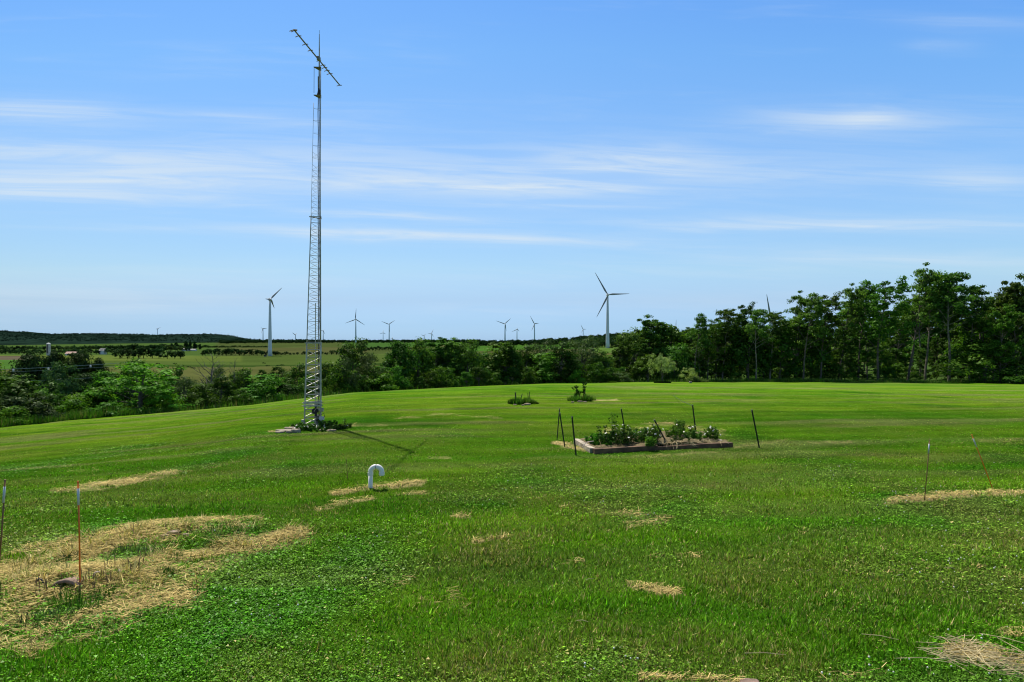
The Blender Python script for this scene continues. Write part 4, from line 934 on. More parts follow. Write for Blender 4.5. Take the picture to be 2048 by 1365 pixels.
# ================================================================== lattice radio tower
def build_tower():
    base = P(625, 851); d0 = base.y; k = d0/F
    o = empty('radio_tower', base, 'tall triangular lattice radio tower with a beam antenna at its top', 'radio tower')
    X = lambda px: (px-625)*k
    Zt = lambda py: (CY-py)*k-base.z
    # leg lines: left leg, right leg, rear leg as (px, py) pairs with depth
    pyL = [855, 690, 440, 210]; pxA = [608.5, 613.5, 622, 627.3]; pxB = [640.3, 640.5, 640.2, 641]; pxC = [633.5, 634.5, 635.5, 636.5]; dC = [.50, .44, .34, .26]
    def leg(w, py):
        q = [855, 690, 440, 210, 133]
        f = lambda a: float(np.interp(-py, [-855, -690, -440, -210, -133], a))
        if w == 0: return Vector((X(f(pxA+[628.5])), 0, Zt(py)))
        if w == 1: return Vector((X(f(pxB+[641.3])), f([.05, .04, .03, .02, .02]), Zt(py)))
        return Vector((X(f(pxC+[637.5])), f(dC+[.22]), Zt(py)))
    sections = [(856, 686, .026, 15.0, M_GALV), (696, 430, .017, 13.2, M_GALVD), (440, 133, .011, 12.4, M_GALVD)]
    for si, (ya, yb, r, step, m) in enumerate(sections):
        for w in range(3):
            yend = yb if not (si == 2 and w == 0) else 206
            n = 7; MB().tube([leg(w, ya+(yend-ya)*i/n) for i in range(n+1)], r if w or si < 2 else r*.6, 8).build('leg', m, o, smooth=True)
        ys = np.arange(ya-(6 if si == 0 else 0), yb+2 if si < 2 else 135, -step)
        br = MB(); rr = r*(.55 if si == 0 else .33)
        for i, y in enumerate(ys):
            rung = MB()
            for a, b in ((0, 1), (1, 2), (2, 0)):
                if si == 2 and y < 330 and 0 in (a, b) and i % 2: continue
                if si == 2 and y < 215 and 0 in (a, b): continue
                rung.tube([leg(a, y), leg(b, y)], rr, 5)
                if i+1 < len(ys):
                    y2 = ys[i+1]
                    if si == 2 and y2 < 300 and 0 in (a, b): continue
                    br.tube([leg(a, y-1), leg(b, y2+1)], rr*.7, 4); br.tube([leg(b, y-1), leg(a, y2+1)], rr*.7, 4)
            if rung.v: rung.build('rung', m, o)
        br.build('cross_bracing', m, o)
    # collars where sections overlap and the bottom hinge bars
    def collar(y, t, hgt, m):
        mb = MB(); c = (leg(0, y)+leg(1, y)+leg(2, y))/3
        for a, b in ((0, 1), (1, 2), (2, 0)):
            p, q = leg(a, y), leg(b, y); dv = (q-p).normalized(); mid = (p+q)/2; outw = (mid-c); outw.z = 0; outw.normalize()
            rot = Matrix((dv, dv.cross(Vector((0, 0, 1))), Vector((0, 0, 1)))).transposed()
            mb.box(mid+outw*.03, ((q-p).length+.10, t, hgt), rot)
        mb.build('collar', m, o)
    collar(806, .02, .055, M_GALV); collar(812, .02, .05, M_GALV); collar(686.5, .018, .035, M_GALV); collar(434, .012, .03, M_GALVD)
    bolts = MB()
    for w, sx in ((0, -1), (1, 1)):
        for y in (806, 812): bolts.tube([leg(w, y), leg(w, y)+Vector((sx*.10, -.02, 0))], .012, 6)
    bolts.build('bolts', M_GALVD, o)
    for w in range(3):
        q = leg(w, 853); MB().lathe([(.10, -.28), (.10, .02), (.06, .04), (.045, .10)], 10, q-Vector((0, 0, q.z))).build('foot', M_GALVD, o)
    # winch with drum, crank and motor housing on the right leg
    wz = Zt(822); wn = MB(); c = leg(1, 822)+Vector((-.16, -.10, 0))
    for (a, b, rr) in ((-.05, -.04, .10), (-.04, .04, .055), (.04, .05, .10)): wn.tube([c+Vector((0, a, 0)), c+Vector((0, b, 0))], rr, 18)
    wn.build('winch_drum', M_BLACK, o); MB().box(c+Vector((.02, .05, -.02)), (.07, .10, .34)).build('winch_bracket', M_BLACK, o, bevel=.01)
    MB().tube([c+Vector((0, -.05, 0)), c+Vector((0, -.13, 0)), c+Vector((.10, -.14, .12)), c+Vector((.10, -.20, .12))], .010, 6).build('crank_handle', M_GALVD, o)
    MB().box(leg(1, 820)+Vector((.05, -.02, .0)), (.10, .12, .13)).build('motor_box', M_GALVD, o, bevel=.01)
    MB().box(leg(1, 837)+Vector((.055, -.05, 0)), (.15, .13, .11)).build('junction_box', M_WHITEW, o, bevel=.01)
    MB().box(leg(1, 843)+Vector((.04, -.05, 0)), (.06, .05, .16)).build('conduit_stub', M_WHITEW, o, bevel=.008)
    MB().box(leg(0, 842)+Vector((-.04, -.03, 0)), (.10, .08, .09)).build('latch_box', M_GALVD, o, bevel=.01)
    MB().box(leg(2, 843)+Vector((-.10, -.05, 0)), (.20, .12, .34)).build('control_cabinet', M_BLACK, o, bevel=.012)
    for i, dx in enumerate((-.03, .012)):
        pts = [leg(2, y)+Vector((dx-.03, -.06-.02*math.sin(y*.09+i), 0)) for y in np.linspace(846, 150, 40)]
        MB().tube(pts, .011 if i else .015, 5).build('coax_cable', M_BLACK, o)
    cb = MB(); q = leg(1, 832)+Vector((.03, -.08, 0)); cb.tube([q+Vector((.02, 0, .05)), q+Vector((.11, -.02, .08)), q+Vector((.14, -.02, 0)), q+Vector((.09, -.02, -.10)), q+Vector((.10, 0, -.30))], .009, 5); cb.build('loose_cable', M_BLACK, o)
    # thin inner pipe seen through the lattice
    MB().tube([Vector((X(627), .20, Zt(855))), Vector((X(628), .18, Zt(606)))], .016, 6).build('inner_pipe', M_GALV, o)
    # top plates, mast and thin whip on the left corner
    for y, sz in ((190, .21), (134, .24)):
        mb = MB(); c = [Vector((X(627.5), -.02, Zt(y))), Vector((X(642.5), .0, Zt(y))), Vector((X(638.5), .26, Zt(y)))]
        lo = [v-Vector((0, 0, .03)) for v in c]; tip = Vector((X(637.5), .10, Zt(y)-.10))
        mb.add(c+lo+[tip], [(0, 1, 2), (0, 3, 4, 1), (1, 4, 5, 2), (2, 5, 3, 0), (3, 6, 4), (4, 6, 5), (5, 6, 3)]).build('top_plate', M_BRASS, o)
    MB().lathe([(.075, 0), (.05, .10), (.03, .24)], 12, (X(636.3), .10, Zt(189))).build('rotator', M_BLACK, o)
    MB().tube([Vector((X(636.5), .10, Zt(190))), Vector((X(637), .10, Zt(110))), Vector((X(637), .10, Zt(66)))], [.026, .022, .012], 8).build('mast', M_GALVD, o)
    MB().tube([Vector((X(637), .10, Zt(66))), Vector((X(637.2), .10, Zt(58)))], .006, 5).build('whip_tip', M_GALVD, o)
    MB().tube([Vector((X(628), 0, Zt(186))), Vector((X(628.3), 0, Zt(134)))], .010, 6).build('corner_rod', M_GALVD, o)
    # horizontal boom of the beam antenna with short cross elements
    A = Vector((-6.74, 21.1, .455*21.1)); B = Vector((-6.45, 25.6, .3752*25.6))
    zc = (A.z+B.z)/2; A.z = zc+.02; B.z = zc-.02
    A -= base; B -= base
    MB().tube([A, B], .022, 8).build('antenna_boom', M_BRASS, o)
    MB().box(A.lerp(B, .47)+Vector((.03, 0, 0)), (.10, .16, .12)).build('boom_clamp', M_GALVD, o, bevel=.01)
    side = Vector((.93, -.25, 0))
    for t, L in [(.0, .26), (.012, .20), (.09, .20), (.22, .20), (.32, .18), (.50, .16), (.585, .22), (.63, .20), (.685, .20), (.75, .22), (.99, .20)]:
        q = A.lerp(B, t); MB().tube([q-side*L*.62+Vector((0, 0, -.03)), q, q+side*L*.45+Vector((0, 0, -.02))], .014, 5).build('antenna_element', M_BRASS, o)
    # what lies round its foot
    rng = random.Random(4)
    def stone(px, py, size, m, label, rz=0, seed=0):
        p = P(px, py); bm = bmesh.new(); bmesh.ops.create_icosphere(bm, subdivisions=3, radius=.5)
        rg = np.random.default_rng(seed+int(px)); ph = rg.random(6)*6
        for v in bm.verts:
            c = v.co; f = 1+.10*math.sin(c.x*7+ph[0])*math.cos(c.y*6+ph[1])+.07*math.sin(c.z*9+c.x*5+ph[2])
            v.co = Vector((c.x*size[0]*f, c.y*size[1]*f, max(min(c.z*1.5, .42+.05*math.sin(c.x*8+ph[3])), -.4)*size[2]*f*.75))
        me = bpy.data.meshes.new('fieldstone'); bm.to_mesh(me); bm.free(); me.materials.append(m)
        for q in me.polygons: q.use_smooth = True
        ob = link('fieldstone', me, None, p+Vector((0, 0, size[2]*.25))); ob.rotation_euler = (0, 0, rz); return tag(ob, label, 'stone')
    stone(560, 866, (.30, .30, .10), M_STONE, 'flat grey slab at the far left of the tower foot', .2)
    stone(570, 863, (.55, .35, .10), M_STONE, 'long flat grey slab second from left at the tower foot', .15)
    stone(581, 858, (.40, .25, .10), M_STONE, 'grey slab leading in under the weeds left of the tower', .3)
    stone(580, 866.5, (.26, .24, .14), M_STONE, 'small grey stone in front of the flat slabs', .6)
    stone(592, 866, (.32, .26, .22), M_STONE, 'rounded grey boulder in front left of the tower weeds', .1)
    stone(663, 863, (.30, .2, .10), M_TAN, 'tan stone in front right of the tower weeds', .1)
    stone(677, 858, (.26, .2, .12), M_STONE, 'grey brick-like stone right of the tower weeds', .3)
    stone(645, 862, (.22, .18, .10), M_TAN, 'small tan stone in the middle of the tower weeds', .9)
    return stone
stone = build_tower()

def leafy_weed(name, seed, n, rad, h, leaf, matl, loc, label, cat, group=None, flowers=0, stems=9):
    """a clump of leafy stems; flowers adds small white heads as a part"""
    rng = np.random.default_rng(seed); o = empty(name, loc, label, cat, group)
    st = MB(); cen = []; rd = []; tips = []
    for i in range(stems):
        a = rng.random()*6.28; r = rad*math.sqrt(rng.random()); x, y = r*math.cos(a), r*math.sin(a); hh = h*rng.uniform(.55, 1.05)
        tx, ty = x*1.25+rng.normal(0, .05)*h, y*1.25+rng.normal(0, .05)*h
        st.tube([(x, y, -.05), ((x+tx)/2, (y+ty)/2, hh*.55), (tx, ty, hh)], [.006*h+.002, .004*h+.002, .002], 4); tips.append((tx, ty, hh))
        for f in (.25, .5, .75, .97): cen.append((x+(tx-x)*f, y+(ty-y)*f, hh*f)); rd.append(np.array([.20*h*(1.1-.5*f)+.02]*2+[.10*h]))
    V, Q, t = leaf_cloud(rng, np.array(cen), np.array(rd), n, leaf, .1, .45)
    V[:, 2] = np.maximum(V[:, 2], -.02)
    st.build('stems', matl, o) if False else None
    me = st; me.build('stems', M_STEM, o); crown_obj(V, Q, t, matl, o, 'leaves')
    if flowers:
        for i in range(flowers):
            fb = MB()
            tx, ty, hh = tips[i % len(tips)]; c = Vector((tx+rng.normal(0, .10)*h, ty+rng.normal(0, .10)*h, hh*rng.uniform(.75, 1.08)))
            r = rng.uniform(.018, .032); b = len(fb.v); m = 6
            fb.v.append(tuple(c+Vector((0, 0, r*.35)))); tl = Vector((rng.normal(0, .4), rng.normal(-.4, .4), 1)).normalized(); q = tl.to_track_quat('Z', 'Y')
            for k in range(m): fb.v.append(tuple(c+q@Vector((r*math.cos(k*math.tau/m), r*math.sin(k*math.tau/m), 0))))
            fb.v.append(tuple(c-Vector((0, 0, r*.6))))
            for k in range(m): fb.f.append((b, b+1+k, b+1+(k+1) % m)); fb.f.append((b+m+1, b+1+(k+1) % m, b+1+k))
            fb.build('flower', M_PETAL, o)
    return o
M_STEM = simple('green_stem', (.05, .10, .02), .8, var=.3)
M_STEMB = simple('brown_stem', (.16, .10, .05), .85, var=.3)
def tower_weeds():
    W = [(606, 860, .30, .24, 'low weeds left of the tower foot, beside the boulder', 2), (618, 861, .35, .26, 'white flowered weeds below the left tower leg', 14), (632, 860, .35, .24, 'white flowered weeds in front of the tower middle', 10),
         (645, 856, .32, .30, 'leafy weeds against the right tower leg', 0), (658, 857, .30, .34, 'taller brownish weeds right of the tower', 0), (668, 860, .25, .22, 'dark weeds further right of the tower foot', 0),
         (690, 857, .22, .20, 'last low weeds at the right end of the tower clump', 4), (600, 856, .3, .2, 'weeds behind the boulder at the tower foot', 0), (650, 862, .3, .16, 'low creeping weeds in front of the right tower leg', 0)]
    for i, (px, py, r, h, lab, fl) in enumerate(W):
        leafy_weed('weed_clump', 200+i, 20, r*.85, h*.72, .05, LV_WEED, P(px, py), lab, 'weeds', 'weeds round the tower foot', fl, 16)
    leafy_weed('tall_weed', 231, 10, .03, .45, .05, LV_WEED, P(691, 857), 'single tall thin weed stalk right of the tower', 'weed', None, 0, 2)
tower_weeds()

# ================================================================== raised garden bed
def build_bed():
    fl, fr, bl = P(1187, 908), P(1463, 894), P(1152, 887)
    o = empty('raised_bed', fl, 'low raised garden bed edged with weathered timbers', 'garden bed')
    ex = (fr-fl); Lx = ex.length; ex.z = 0; ex.normalize(); ey = (bl-fl); Ly = ey.length; ey.z = 0; ey.normalize()
    def timber(a, b, w, h, m, name='timber', tilt=0):
        a, b = Vector(a), Vector(b); dv = (b-a); L = dv.length; dx = dv.normalized(); dy = Vector((0, 0, 1)).cross(dx).normalized(); dz = dx.cross(dy)
        rot = Matrix((dx, dy, dz)).transposed()
        return MB().box((a+b)/2-fl+Vector((0, 0, h/2-.03)), (L, w, h), rot).build(name, m, o, bevel=.008)
    m1 = fl.lerp(fr, .44); fz = lambda v: Vector((v.x, v.y, h1(v.x, v.y)))
    timber(fl-ex*.0, fz(m1), .14, .155, M_WOOD); timber(fz(m1)+ex*.01+Vector((0, .01, -.02)), fz(fl.lerp(fr, .74)), .14, .135, M_WOOD)
    timber(fz(fl.lerp(fr, .745))+Vector((0, .012, -.01)), fr, .14, .15, M_WOOD)
    timber(fl+ey*.075+ex*.0, bl, .14, .16, M_WOODGREY); 
    br = bl+(fr-fl); timber(fz(bl)+ey*.06, fz(br)+ey*.06, .12, .10, M_WOODGREY); timber(fz(fr)+ey*.08, fz(br), .12, .10, M_WOODGREY)
    # mulch and soil surface
    nx, ny = 40, 22; vs = []; rg = np.random.default_rng(3)
    for j in range(ny+1):
        for i in range(nx+1):
            p = fl+(fr-fl)*(i/nx*.97+.015)+(bl-fl)*(j/ny*.94+.03); z = h1(p.x, p.y)+.10+.05*math.sin(i*.5)*math.sin(j*.7)+.03*rg.random()
            z += .06*math.exp(-((i/nx-.62)/.18)**2-((j/ny-.25)/.4)**2)
            vs.append((p.x-fl.x, p.y-fl.y, z-fl.z))
    fs = [(j*(nx+1)+i, j*(nx+1)+i+1, (j+1)*(nx+1)+i+1, (j+1)*(nx+1)+i) for j in range(ny) for i in range(nx)]
    MB().add(vs, fs).build('mulch', M_SOIL, o, smooth=True)
    # bent pale strap over the side timber
    q = fl.lerp(bl, .30)-fl+Vector((0, 0, .17)); MB().tube([q+ex*.16+Vector((0, 0, .06)), q+Vector((0, 0, .05)), q-ex*.10+Vector((0, 0, -.01)), q-ex*.15+Vector((0, 0, -.07))], .012, 6).build('strap', M_PINK, o)
    def bp(u, v): p = fl+(fr-fl)*u+(bl-fl)*v; return Vector((p.x, p.y, h1(p.x, p.y)+.10))
    L = [(.16, .35, .32, .42, 30, 6, 'dark leafy plant, biggest in the left of the garden bed', LV_WEED), (.27, .25, .28, .46, 28, 4, 'dark bushy plant right of the biggest one in the bed', LV_WEED), (.08, .55, .25, .20, 20, 0, 'low light weeds in the left corner of the bed', LV_BRIGHT),
         (.22, .55, .12, .72, 9, 0, 'two tall dark shoots rising from the left of the bed', LV_WEED), (.40, .30, .26, .40, 24, 18, 'white flowered plant left of the leaning post in the bed', LV_WEED), (.47, .42, .24, .42, 20, 16, 'white flowered plant behind the leaning post in the bed', LV_WEED),
         (.44, .12, .10, .50, 10, 3, 'thin upright plant beside the leaning post', LV_MID), (.39, -.03, .10, .26, 14, 0, 'green sprig hanging over the front timber', LV_BRIGHT), (.72, .62, .16, .44, 18, 2, 'dark leafy plant beside the rear post in the bed', LV_WEED),
         (.66, .52, .18, .26, 16, 0, 'low green plant left of the rear post in the bed', LV_BRIGHT), (.78, .30, .20, .26, 18, 2, 'low dark plant in the right half of the bed', LV_WEED), (.93, .35, .18, .34, 20, 20, 'white daisy clump at the right end of the bed', LV_MID),
         (.84, .65, .16, .34, 8, 12, 'thin white daisies at the back right of the bed', LV_MID), (.30, .85, .26, .34, 8, 18, 'row of white daisies at the back of the bed', LV_MID), (.10, .25, .22, .14, 16, 0, 'creeping light weeds at the front left corner of the bed', LV_BRIGHT), (.15, .75, .30, .16, 14, 2, 'low weeds at the back left of the bed', LV_BRIGHT), (.60, .30, .25, .13, 14, 0, 'sparse low weeds on the mulch right of the leaning post', LV_GREY),
         (.85, .45, .25, .15, 14, 2, 'low weeds between the right hand plants of the bed', LV_BRIGHT), (.50, .85, .30, .18, 12, 8, 'low pale flowered weeds at the back middle of the bed', LV_BRIGHT), (.70, .15, .18, .12, 12, 0, 'tiny weeds by the front timber, right half of the bed', LV_MID),
         (.53, .60, .2, .25, 10, 8, 'small pale flowered plant in the middle of the bed', LV_GREY)]
    for i, (u, v, r, h, n, fw, lab, m) in enumerate(L):
        leafy_weed('garden_plant', 300+i, int(n*.7), r, h, .06, m, bp(u, v), lab, 'plant', 'plants in the raised bed', (fw+1)//2, 14 if n > 12 else 7)
    # dry stalks fallen over the front timber
    rg = random.Random(8)
    st = MB()
    for i in range(70):
        u = rg.uniform(.46, .92); a = bp(u, rg.uniform(.0, .35))-Vector((0, 0, .0)); L = rg.uniform(.2, .5); an = rg.uniform(-2.6, -.5)
        b = a+Vector((math.cos(an)*L, math.sin(an)*L*.8, rg.uniform(-.02, .10))); b.z = max(b.z-.06, h1(b.x, b.y)+.02); mid = a.lerp(b, .5)+Vector((0, 0, rg.uniform(.04, .12)))
        st.tube([a, mid, b], [.004, .005, .003], 4)
    tag(st.build('dry_stalks', M_STRAWY), kind='stuff')
M_STRAWY = simple('dry_straw', (.52, .42, .22), .9, var=.4, scale=6)
build_bed()

def t_post(bx, by, tx, ty, label, r=.022, dtop=0):
    b = P(bx, by); top = Vector(((tx-CX)/F*(b.y+dtop), b.y+dtop, (CY-ty)/F*(b.y+dtop)))
    o = empty('fence_post', b, label, 'fence post', 'dark metal fence posts round the garden bed')
    dz = (top-b); L = dz.length; dz.normalize(); dx = Vector((1, .3, 0)); dx = (dx-dz*dx.dot(dz)).normalized(); dy = dz.cross(dx); rot = Matrix((dx, dy, dz)).transposed()
    m = MB().box(dz*(L/2-.1), (r*1.7, .006, L+.2), rot); m.box(dz*(L/2-.1)+dy*(-.014), (.007, .026, L+.2), rot); m.build('post_shaft', M_POST, o)
    s = MB()
    for i in range(int(L/.055)): s.box(dz*(.06+i*.055)+dy*(-.030), (.012, .008, .018), rot)
    s.build('studs', M_POST, o)
    MB().box(dz*(L-.018), (r*1.8, .012, .045), rot).build('post_tip', M_GALVD, o)
    return o
t_post(1114, 880, 1119, 818, 'post leaning right to meet another in an A shape left of the bed', .016)
t_post(1129.5, 894, 1119.5, 826, 'post leaning left to meet another in an A shape left of the bed', .02)
t_post(1152, 911, 1144, 833, 'nearest post, in front of the left corner of the bed')
t_post(1250.5, 866, 1242.5, 818, 'post behind the left plants at the back of the bed')
t_post(1337, 893, 1308.5, 840, 'strongly leaning post standing inside the bed')
t_post(1392.5, 872, 1385, 810, 'tallest post, at the back right of the bed, with a wire tied to its top')
t_post(1518.5, 896, 1503.5, 820, 'lone post standing on the grass right of the bed')
def wire(pts, r, m, name, label, cat):
    mb = MB(); mb.tube(pts, r, 4); return tag(mb.build(name, m), label, cat)
_b = P(1392.5, 872); _a = Vector(((1385-CX)/F*_b.y, _b.y, (CY-812)/F*_b.y)); _e = P(1328, 769.5)+Vector((0, 0, .05))
wire([_a.lerp(_e, t)+Vector((0, 0, -.25*4*t*(1-t))) for t in np.linspace(0, 1, 14)], .006, M_BLACK, 'guy_wire', 'thin dark wire running from the tallest bed post towards the young willow', 'wire')

# ================================================================== bent vent pipe
def vent_pipe():
    b = P(741, 976); k = b.y/F; o = empty('vent_pipe', b, 'white plastic vent pipe bent over like a walking stick', 'vent pipe')
    rp = 4.5*k; zt = (976-945)*k; Rb = 11.3*k
    MB().tube([(0, 0, -.2), (0, 0, zt)], rp, 20).build('riser', M_PVC, o, smooth=True)
    def arc(a0, a1, n=9): return [Vector((Rb-Rb*math.cos(a), 0, zt+.0+Rb*math.sin(a))) for a in np.linspace(a0, a1, n)]
    MB().tube(arc(0, math.pi/2), rp*1.12, 20).build('elbow', M_PVC, o, smooth=True)
    MB().tube(arc(math.pi/2+.06, math.pi), rp*1.12, 20, cap=False).build('elbow', M_PVC, o, smooth=True)
    MB().lathe([(rp*1.0, -.06), (rp*1.24, -.06), (rp*1.24, .0), (rp*1.1, .004)], 20, (0, 0, zt)).build('collar', M_PVC, o, smooth=False)
    e = Vector((2*Rb, 0, zt)); MB().lathe([(rp*1.24, 0), (rp*1.24, -.055), (rp*1.05, -.055), (rp*1.05, 0)], 20, e).build('outlet_collar', M_PVC, o)
    MB().tube([e+Vector((0, 0, .01)), e+Vector((0, 0, -.03))], rp*1.0, 16).build('outlet_screen', M_GALVD, o)
    q = Vector((Rb, -rp*1.14, zt+Rb-.01)); MB().box(q, (.006, .004, .05)).build('seam_mark', M_BLACK, o)
vent_pipe()

# ================================================================== driveway markers
def marker(bx, by, tx, ty, label, rodm, r=.0085, sl=(.06, .22)):
    b = P(bx, by); t = Vector(((tx-CX)/F*b.y, b.y, (CY-ty)/F*b.y)); d = t-b
    o = empty('marker_rod', b, label, 'marker rod', 'thin marker rods stuck in the lawn')
    MB().tube([-d*.08, d*.5+Vector((.004, 0, 0)), d], r, 8).build('rod', rodm, o, smooth=True)
    MB().tube([d*(1-sl[1]), d*(1-sl[0])], r*1.5, 8).build('reflective_sleeve', M_SLEEVE, o, smooth=True)
    MB().tube([d, d*1.012], r*1.35, 8).build('end_cap', rodm, o)
marker(-4, 1160, 10, 962, 'marker rod at the left edge of the photo, brownish orange', M_RUST)
marker(160, 1172, 156, 965, 'upright orange marker rod by the straw mound at the left', M_ORANGE)
marker(1849, 1001, 1859, 881, 'dark brown marker rod on the straw patch at the right', M_RUST, .0075)
marker(1985.5, 979, 1944, 871, 'orange marker rod leaning left at the right edge', M_ORANGE, .0075)
b = P(696, 958); o = empty('thin_stake', b, 'thin faded stake in the grass left behind the vent pipe', 'stake')
MB().tube([(0, 0, -.1), (-.02, 0, .25), (-.03, 0, (958-920)*b.y/F)], .006, 6).build('stake', M_RUST, o); MB().tube([(-.03, 0, (958-921)*b.y/F), (-.03, 0, (958-919)*b.y/F)], .008, 6).build('stake_tip', M_STEMB, o)

# ================================================================== small planted islands on the lawn
def islands():
    for (x0, x1, yb, top, seed, lab) in [(1024, 1069, 810, 797, 5, 'left planted island'), (1143, 1183, 804.5, 793, 6, 'right planted island')]:
        n = 7 if seed == 5 else 6
        for i in range(n):
            px = x0+4+(x1-x0-8)*i/(n-1); p = P(px, yb-2.5+1.2*math.sin(i*2.2)); k = p.y/F
            ordn = ['first', 'second', 'third', 'fourth', 'fifth', 'sixth', 'seventh'][i]
            tuft_obj('grass_tuft', seed*10+i, 170, .26, (13+5*math.sin(i*1.9))*k, .03, LV_WEED, p, f'dark grass tuft, {ordn} from the left in the {lab}', 'grass tuft', 'tufts of the planted islands', (1.1, 1.0, 1))
    for px, py, s, lab in [(1030, 811, .2, 'small tan edging stone left of the left island'), (1055, 810.5, .32, 'flat tan edging stone right front of the left island'), (1046, 811.5, .16, 'tiny tan edging stone at the front middle of the left island'),
                           (1145, 805.5, .18, 'pale edging stone left of the right island'), (1160, 804.8, .26, 'tan edging stone at the front of the right island'), (1170, 805, .2, 'pale edging stone right front of the right island'), (1061, 801, .22, 'pale stone behind the right end of the left island')]:
        stone(px, py, (s*.85, s*.6, s*.42), M_TAN, lab)
    def stake(bx, by, tx, ty, r, m, lab, name='garden_stake'):
        b = P(bx, by); k = b.y/F; o = empty(name, b, lab, 'stake'); d = Vector(((tx-bx)*k, 0, (by-ty)*k))
        MB().tube([-d*.1, d], r, 6).build('shaft', m, o); MB().tube([d*.93, d*1.01], r*1.25, 6).build('stake_tip', M_BLACK, o)
    stake(1031.5, 805, 1031, 785.5, .028, M_POST, 'thickest dark stake at the left of the left island'); stake(1041, 801, 1044.5, 788, .018, M_POST, 'leaning stake in the middle of the left island')
    stake(1057.5, 801, 1055.5, 786.5, .014, M_POST, 'thin leaning stake of the pair in the left island'); stake(1059.8, 801, 1058.8, 784, .014, M_POST, 'taller upright stake of the pair in the left island')
    stake(1153, 800, 1153, 781, .016, M_STEMB, 'brown stake at the left sapling of the right island'); stake(1171, 800, 1170, 783, .016, M_STEMB, 'brown stake at the right sapling of the right island')
    def sapling(bx, by, tx, ty, seed, lab):
        b = P(bx, by); k = b.y/F; o = empty('sapling', b, lab, 'sapling'); rg = np.random.default_rng(seed); d = Vector(((tx-bx)*k, 0, (by-ty)*k))
        MB().tube([(0, 0, -.05), d*.5+Vector((.03, 0, 0)), d], [.018, .014, .006], 6).build('trunk', M_STEMB, o)
        f = np.linspace(.35, 1, 11)[:, None]; c = np.array(d)[None]*f+rg.normal(0, .05, (11, 3))
        V, Q, t = leaf_cloud(rg, c, np.full((11, 3), .085), 12, .10); crown_obj(V, Q, t, LV_MID, o)
        MB().tube([(0, 0, 0), d*.30], .035, 10).build('trunk_guard', M_GUARD, o)
    sapling(1162, 800, 1151, 772, 1, 'leafy sapling leaning left in the right island'); sapling(1166, 800, 1170, 769, 2, 'leafy sapling leaning right in the right island, orange guard at its foot')
    sapling(1153.5, 800, 1152, 785, 4, 'short sapling at the left stake of the right island')
    p = P(1225, 766); tuft_obj('box_bush', 4, 700, .45, .42, .03, LV_MID, p, 'tiny dark green bush alone on the far lawn left of the willow', 'bush', None, (1.25, .8, .85), .5)
    p = at(1325, P(1325, 766.5).y-.6)
    for i in range(7):
        q = at(1313+4*i, min(P(1325, 766.5).y, 101)-.5-.3*math.sin(i)); tuft_obj('grass_tuft', 90+i, 150, .35, .42, .04, LV_DARK, q, 'dark uncut tuft in the ring at the foot of the young willow', 'grass tuft', 'tufts at the willow foot')
    for i in range(5):
        q = at(1384+6.5*i, 101.2-.4*(i % 2)); tuft_obj('grass_tuft', 110+i, 260, .5, .85+.25*math.sin(i*1.3), .04, LV_GREY, q, 'tall dull tuft in front of the pale shrub right of the willow', 'grass tuft', 'tufts in front of the pale shrub')
    stone(1381, 766.8, (.45, .35, .4), M_STONE, 'small grey boulder at the foot of the pale shrub')
M_GUARD = simple('orange_guard', (.45, .20, .03), .7, var=.3, scale=20)
islands()

# ================================================================== power wires at the left
def power_wires():
    for i, (ya, yb, x1, lab) in enumerate([(742.5, 725, 262, 'upper pale overhead wire crossing in front of the left evergreens'), (747, 733, 230, 'thin second overhead wire just under the upper one'), (766, 752, 250, 'lower pale overhead wire in front of the bushes')]):
        da, db = 58, 64; A = Vector(((-140-CX)/F*da, da, (CY-ya-8+0*i)/F*da)); B = Vector(((x1-CX)/F*db, db, (CY-yb)/F*db))
        A.z = (CY-(ya+2))/F*da
        pts = [A.lerp(B, t)-Vector((0, 0, .10*4*t*(1-t))) for t in np.linspace(0, 1, 24)]
        o = empty('overhead_wire', pts[0], lab, 'wire'); MB().tube([p-pts[0] for p in pts], (.015, .008, .012)[i], 5).build('cable', M_WIRE, o)
        if i == 0:
            for px in (22, 103, 173):
                j = min(range(24), key=lambda q: abs(CX+F*pts[q].x/pts[q].y-px)); c = pts[j]-pts[0]
                MB().lathe([(.04, -.22), (.10, -.18), (.05, -.13), (.10, -.08), (.04, -.03), (.03, .03)], 8, c).build('insulator', M_WHITEW, o)
        for nm, e, hh in (('utility_pole', A, 1.),):
            pass
    for px, d in ((-160, 57.6), (268, 64.3)):
        p = at(px, d); top = up_to(712 if px < 0 else 728, d)-p.z; o = empty('utility_pole', p, 'slim wooden pole at the left end of the overhead wires' if px < 0 else 'slim wooden pole hidden in the trees at the right end of the wires', 'utility pole')
        MB().tube([(0, 0, -.5), (0, 0, top)], [.11, .08], 10).build('pole', M_BARK, o); MB().box((0, -.10, top-.5), (1.2, .10, .12)).build('crossarm', M_BARK, o)
power_wires()

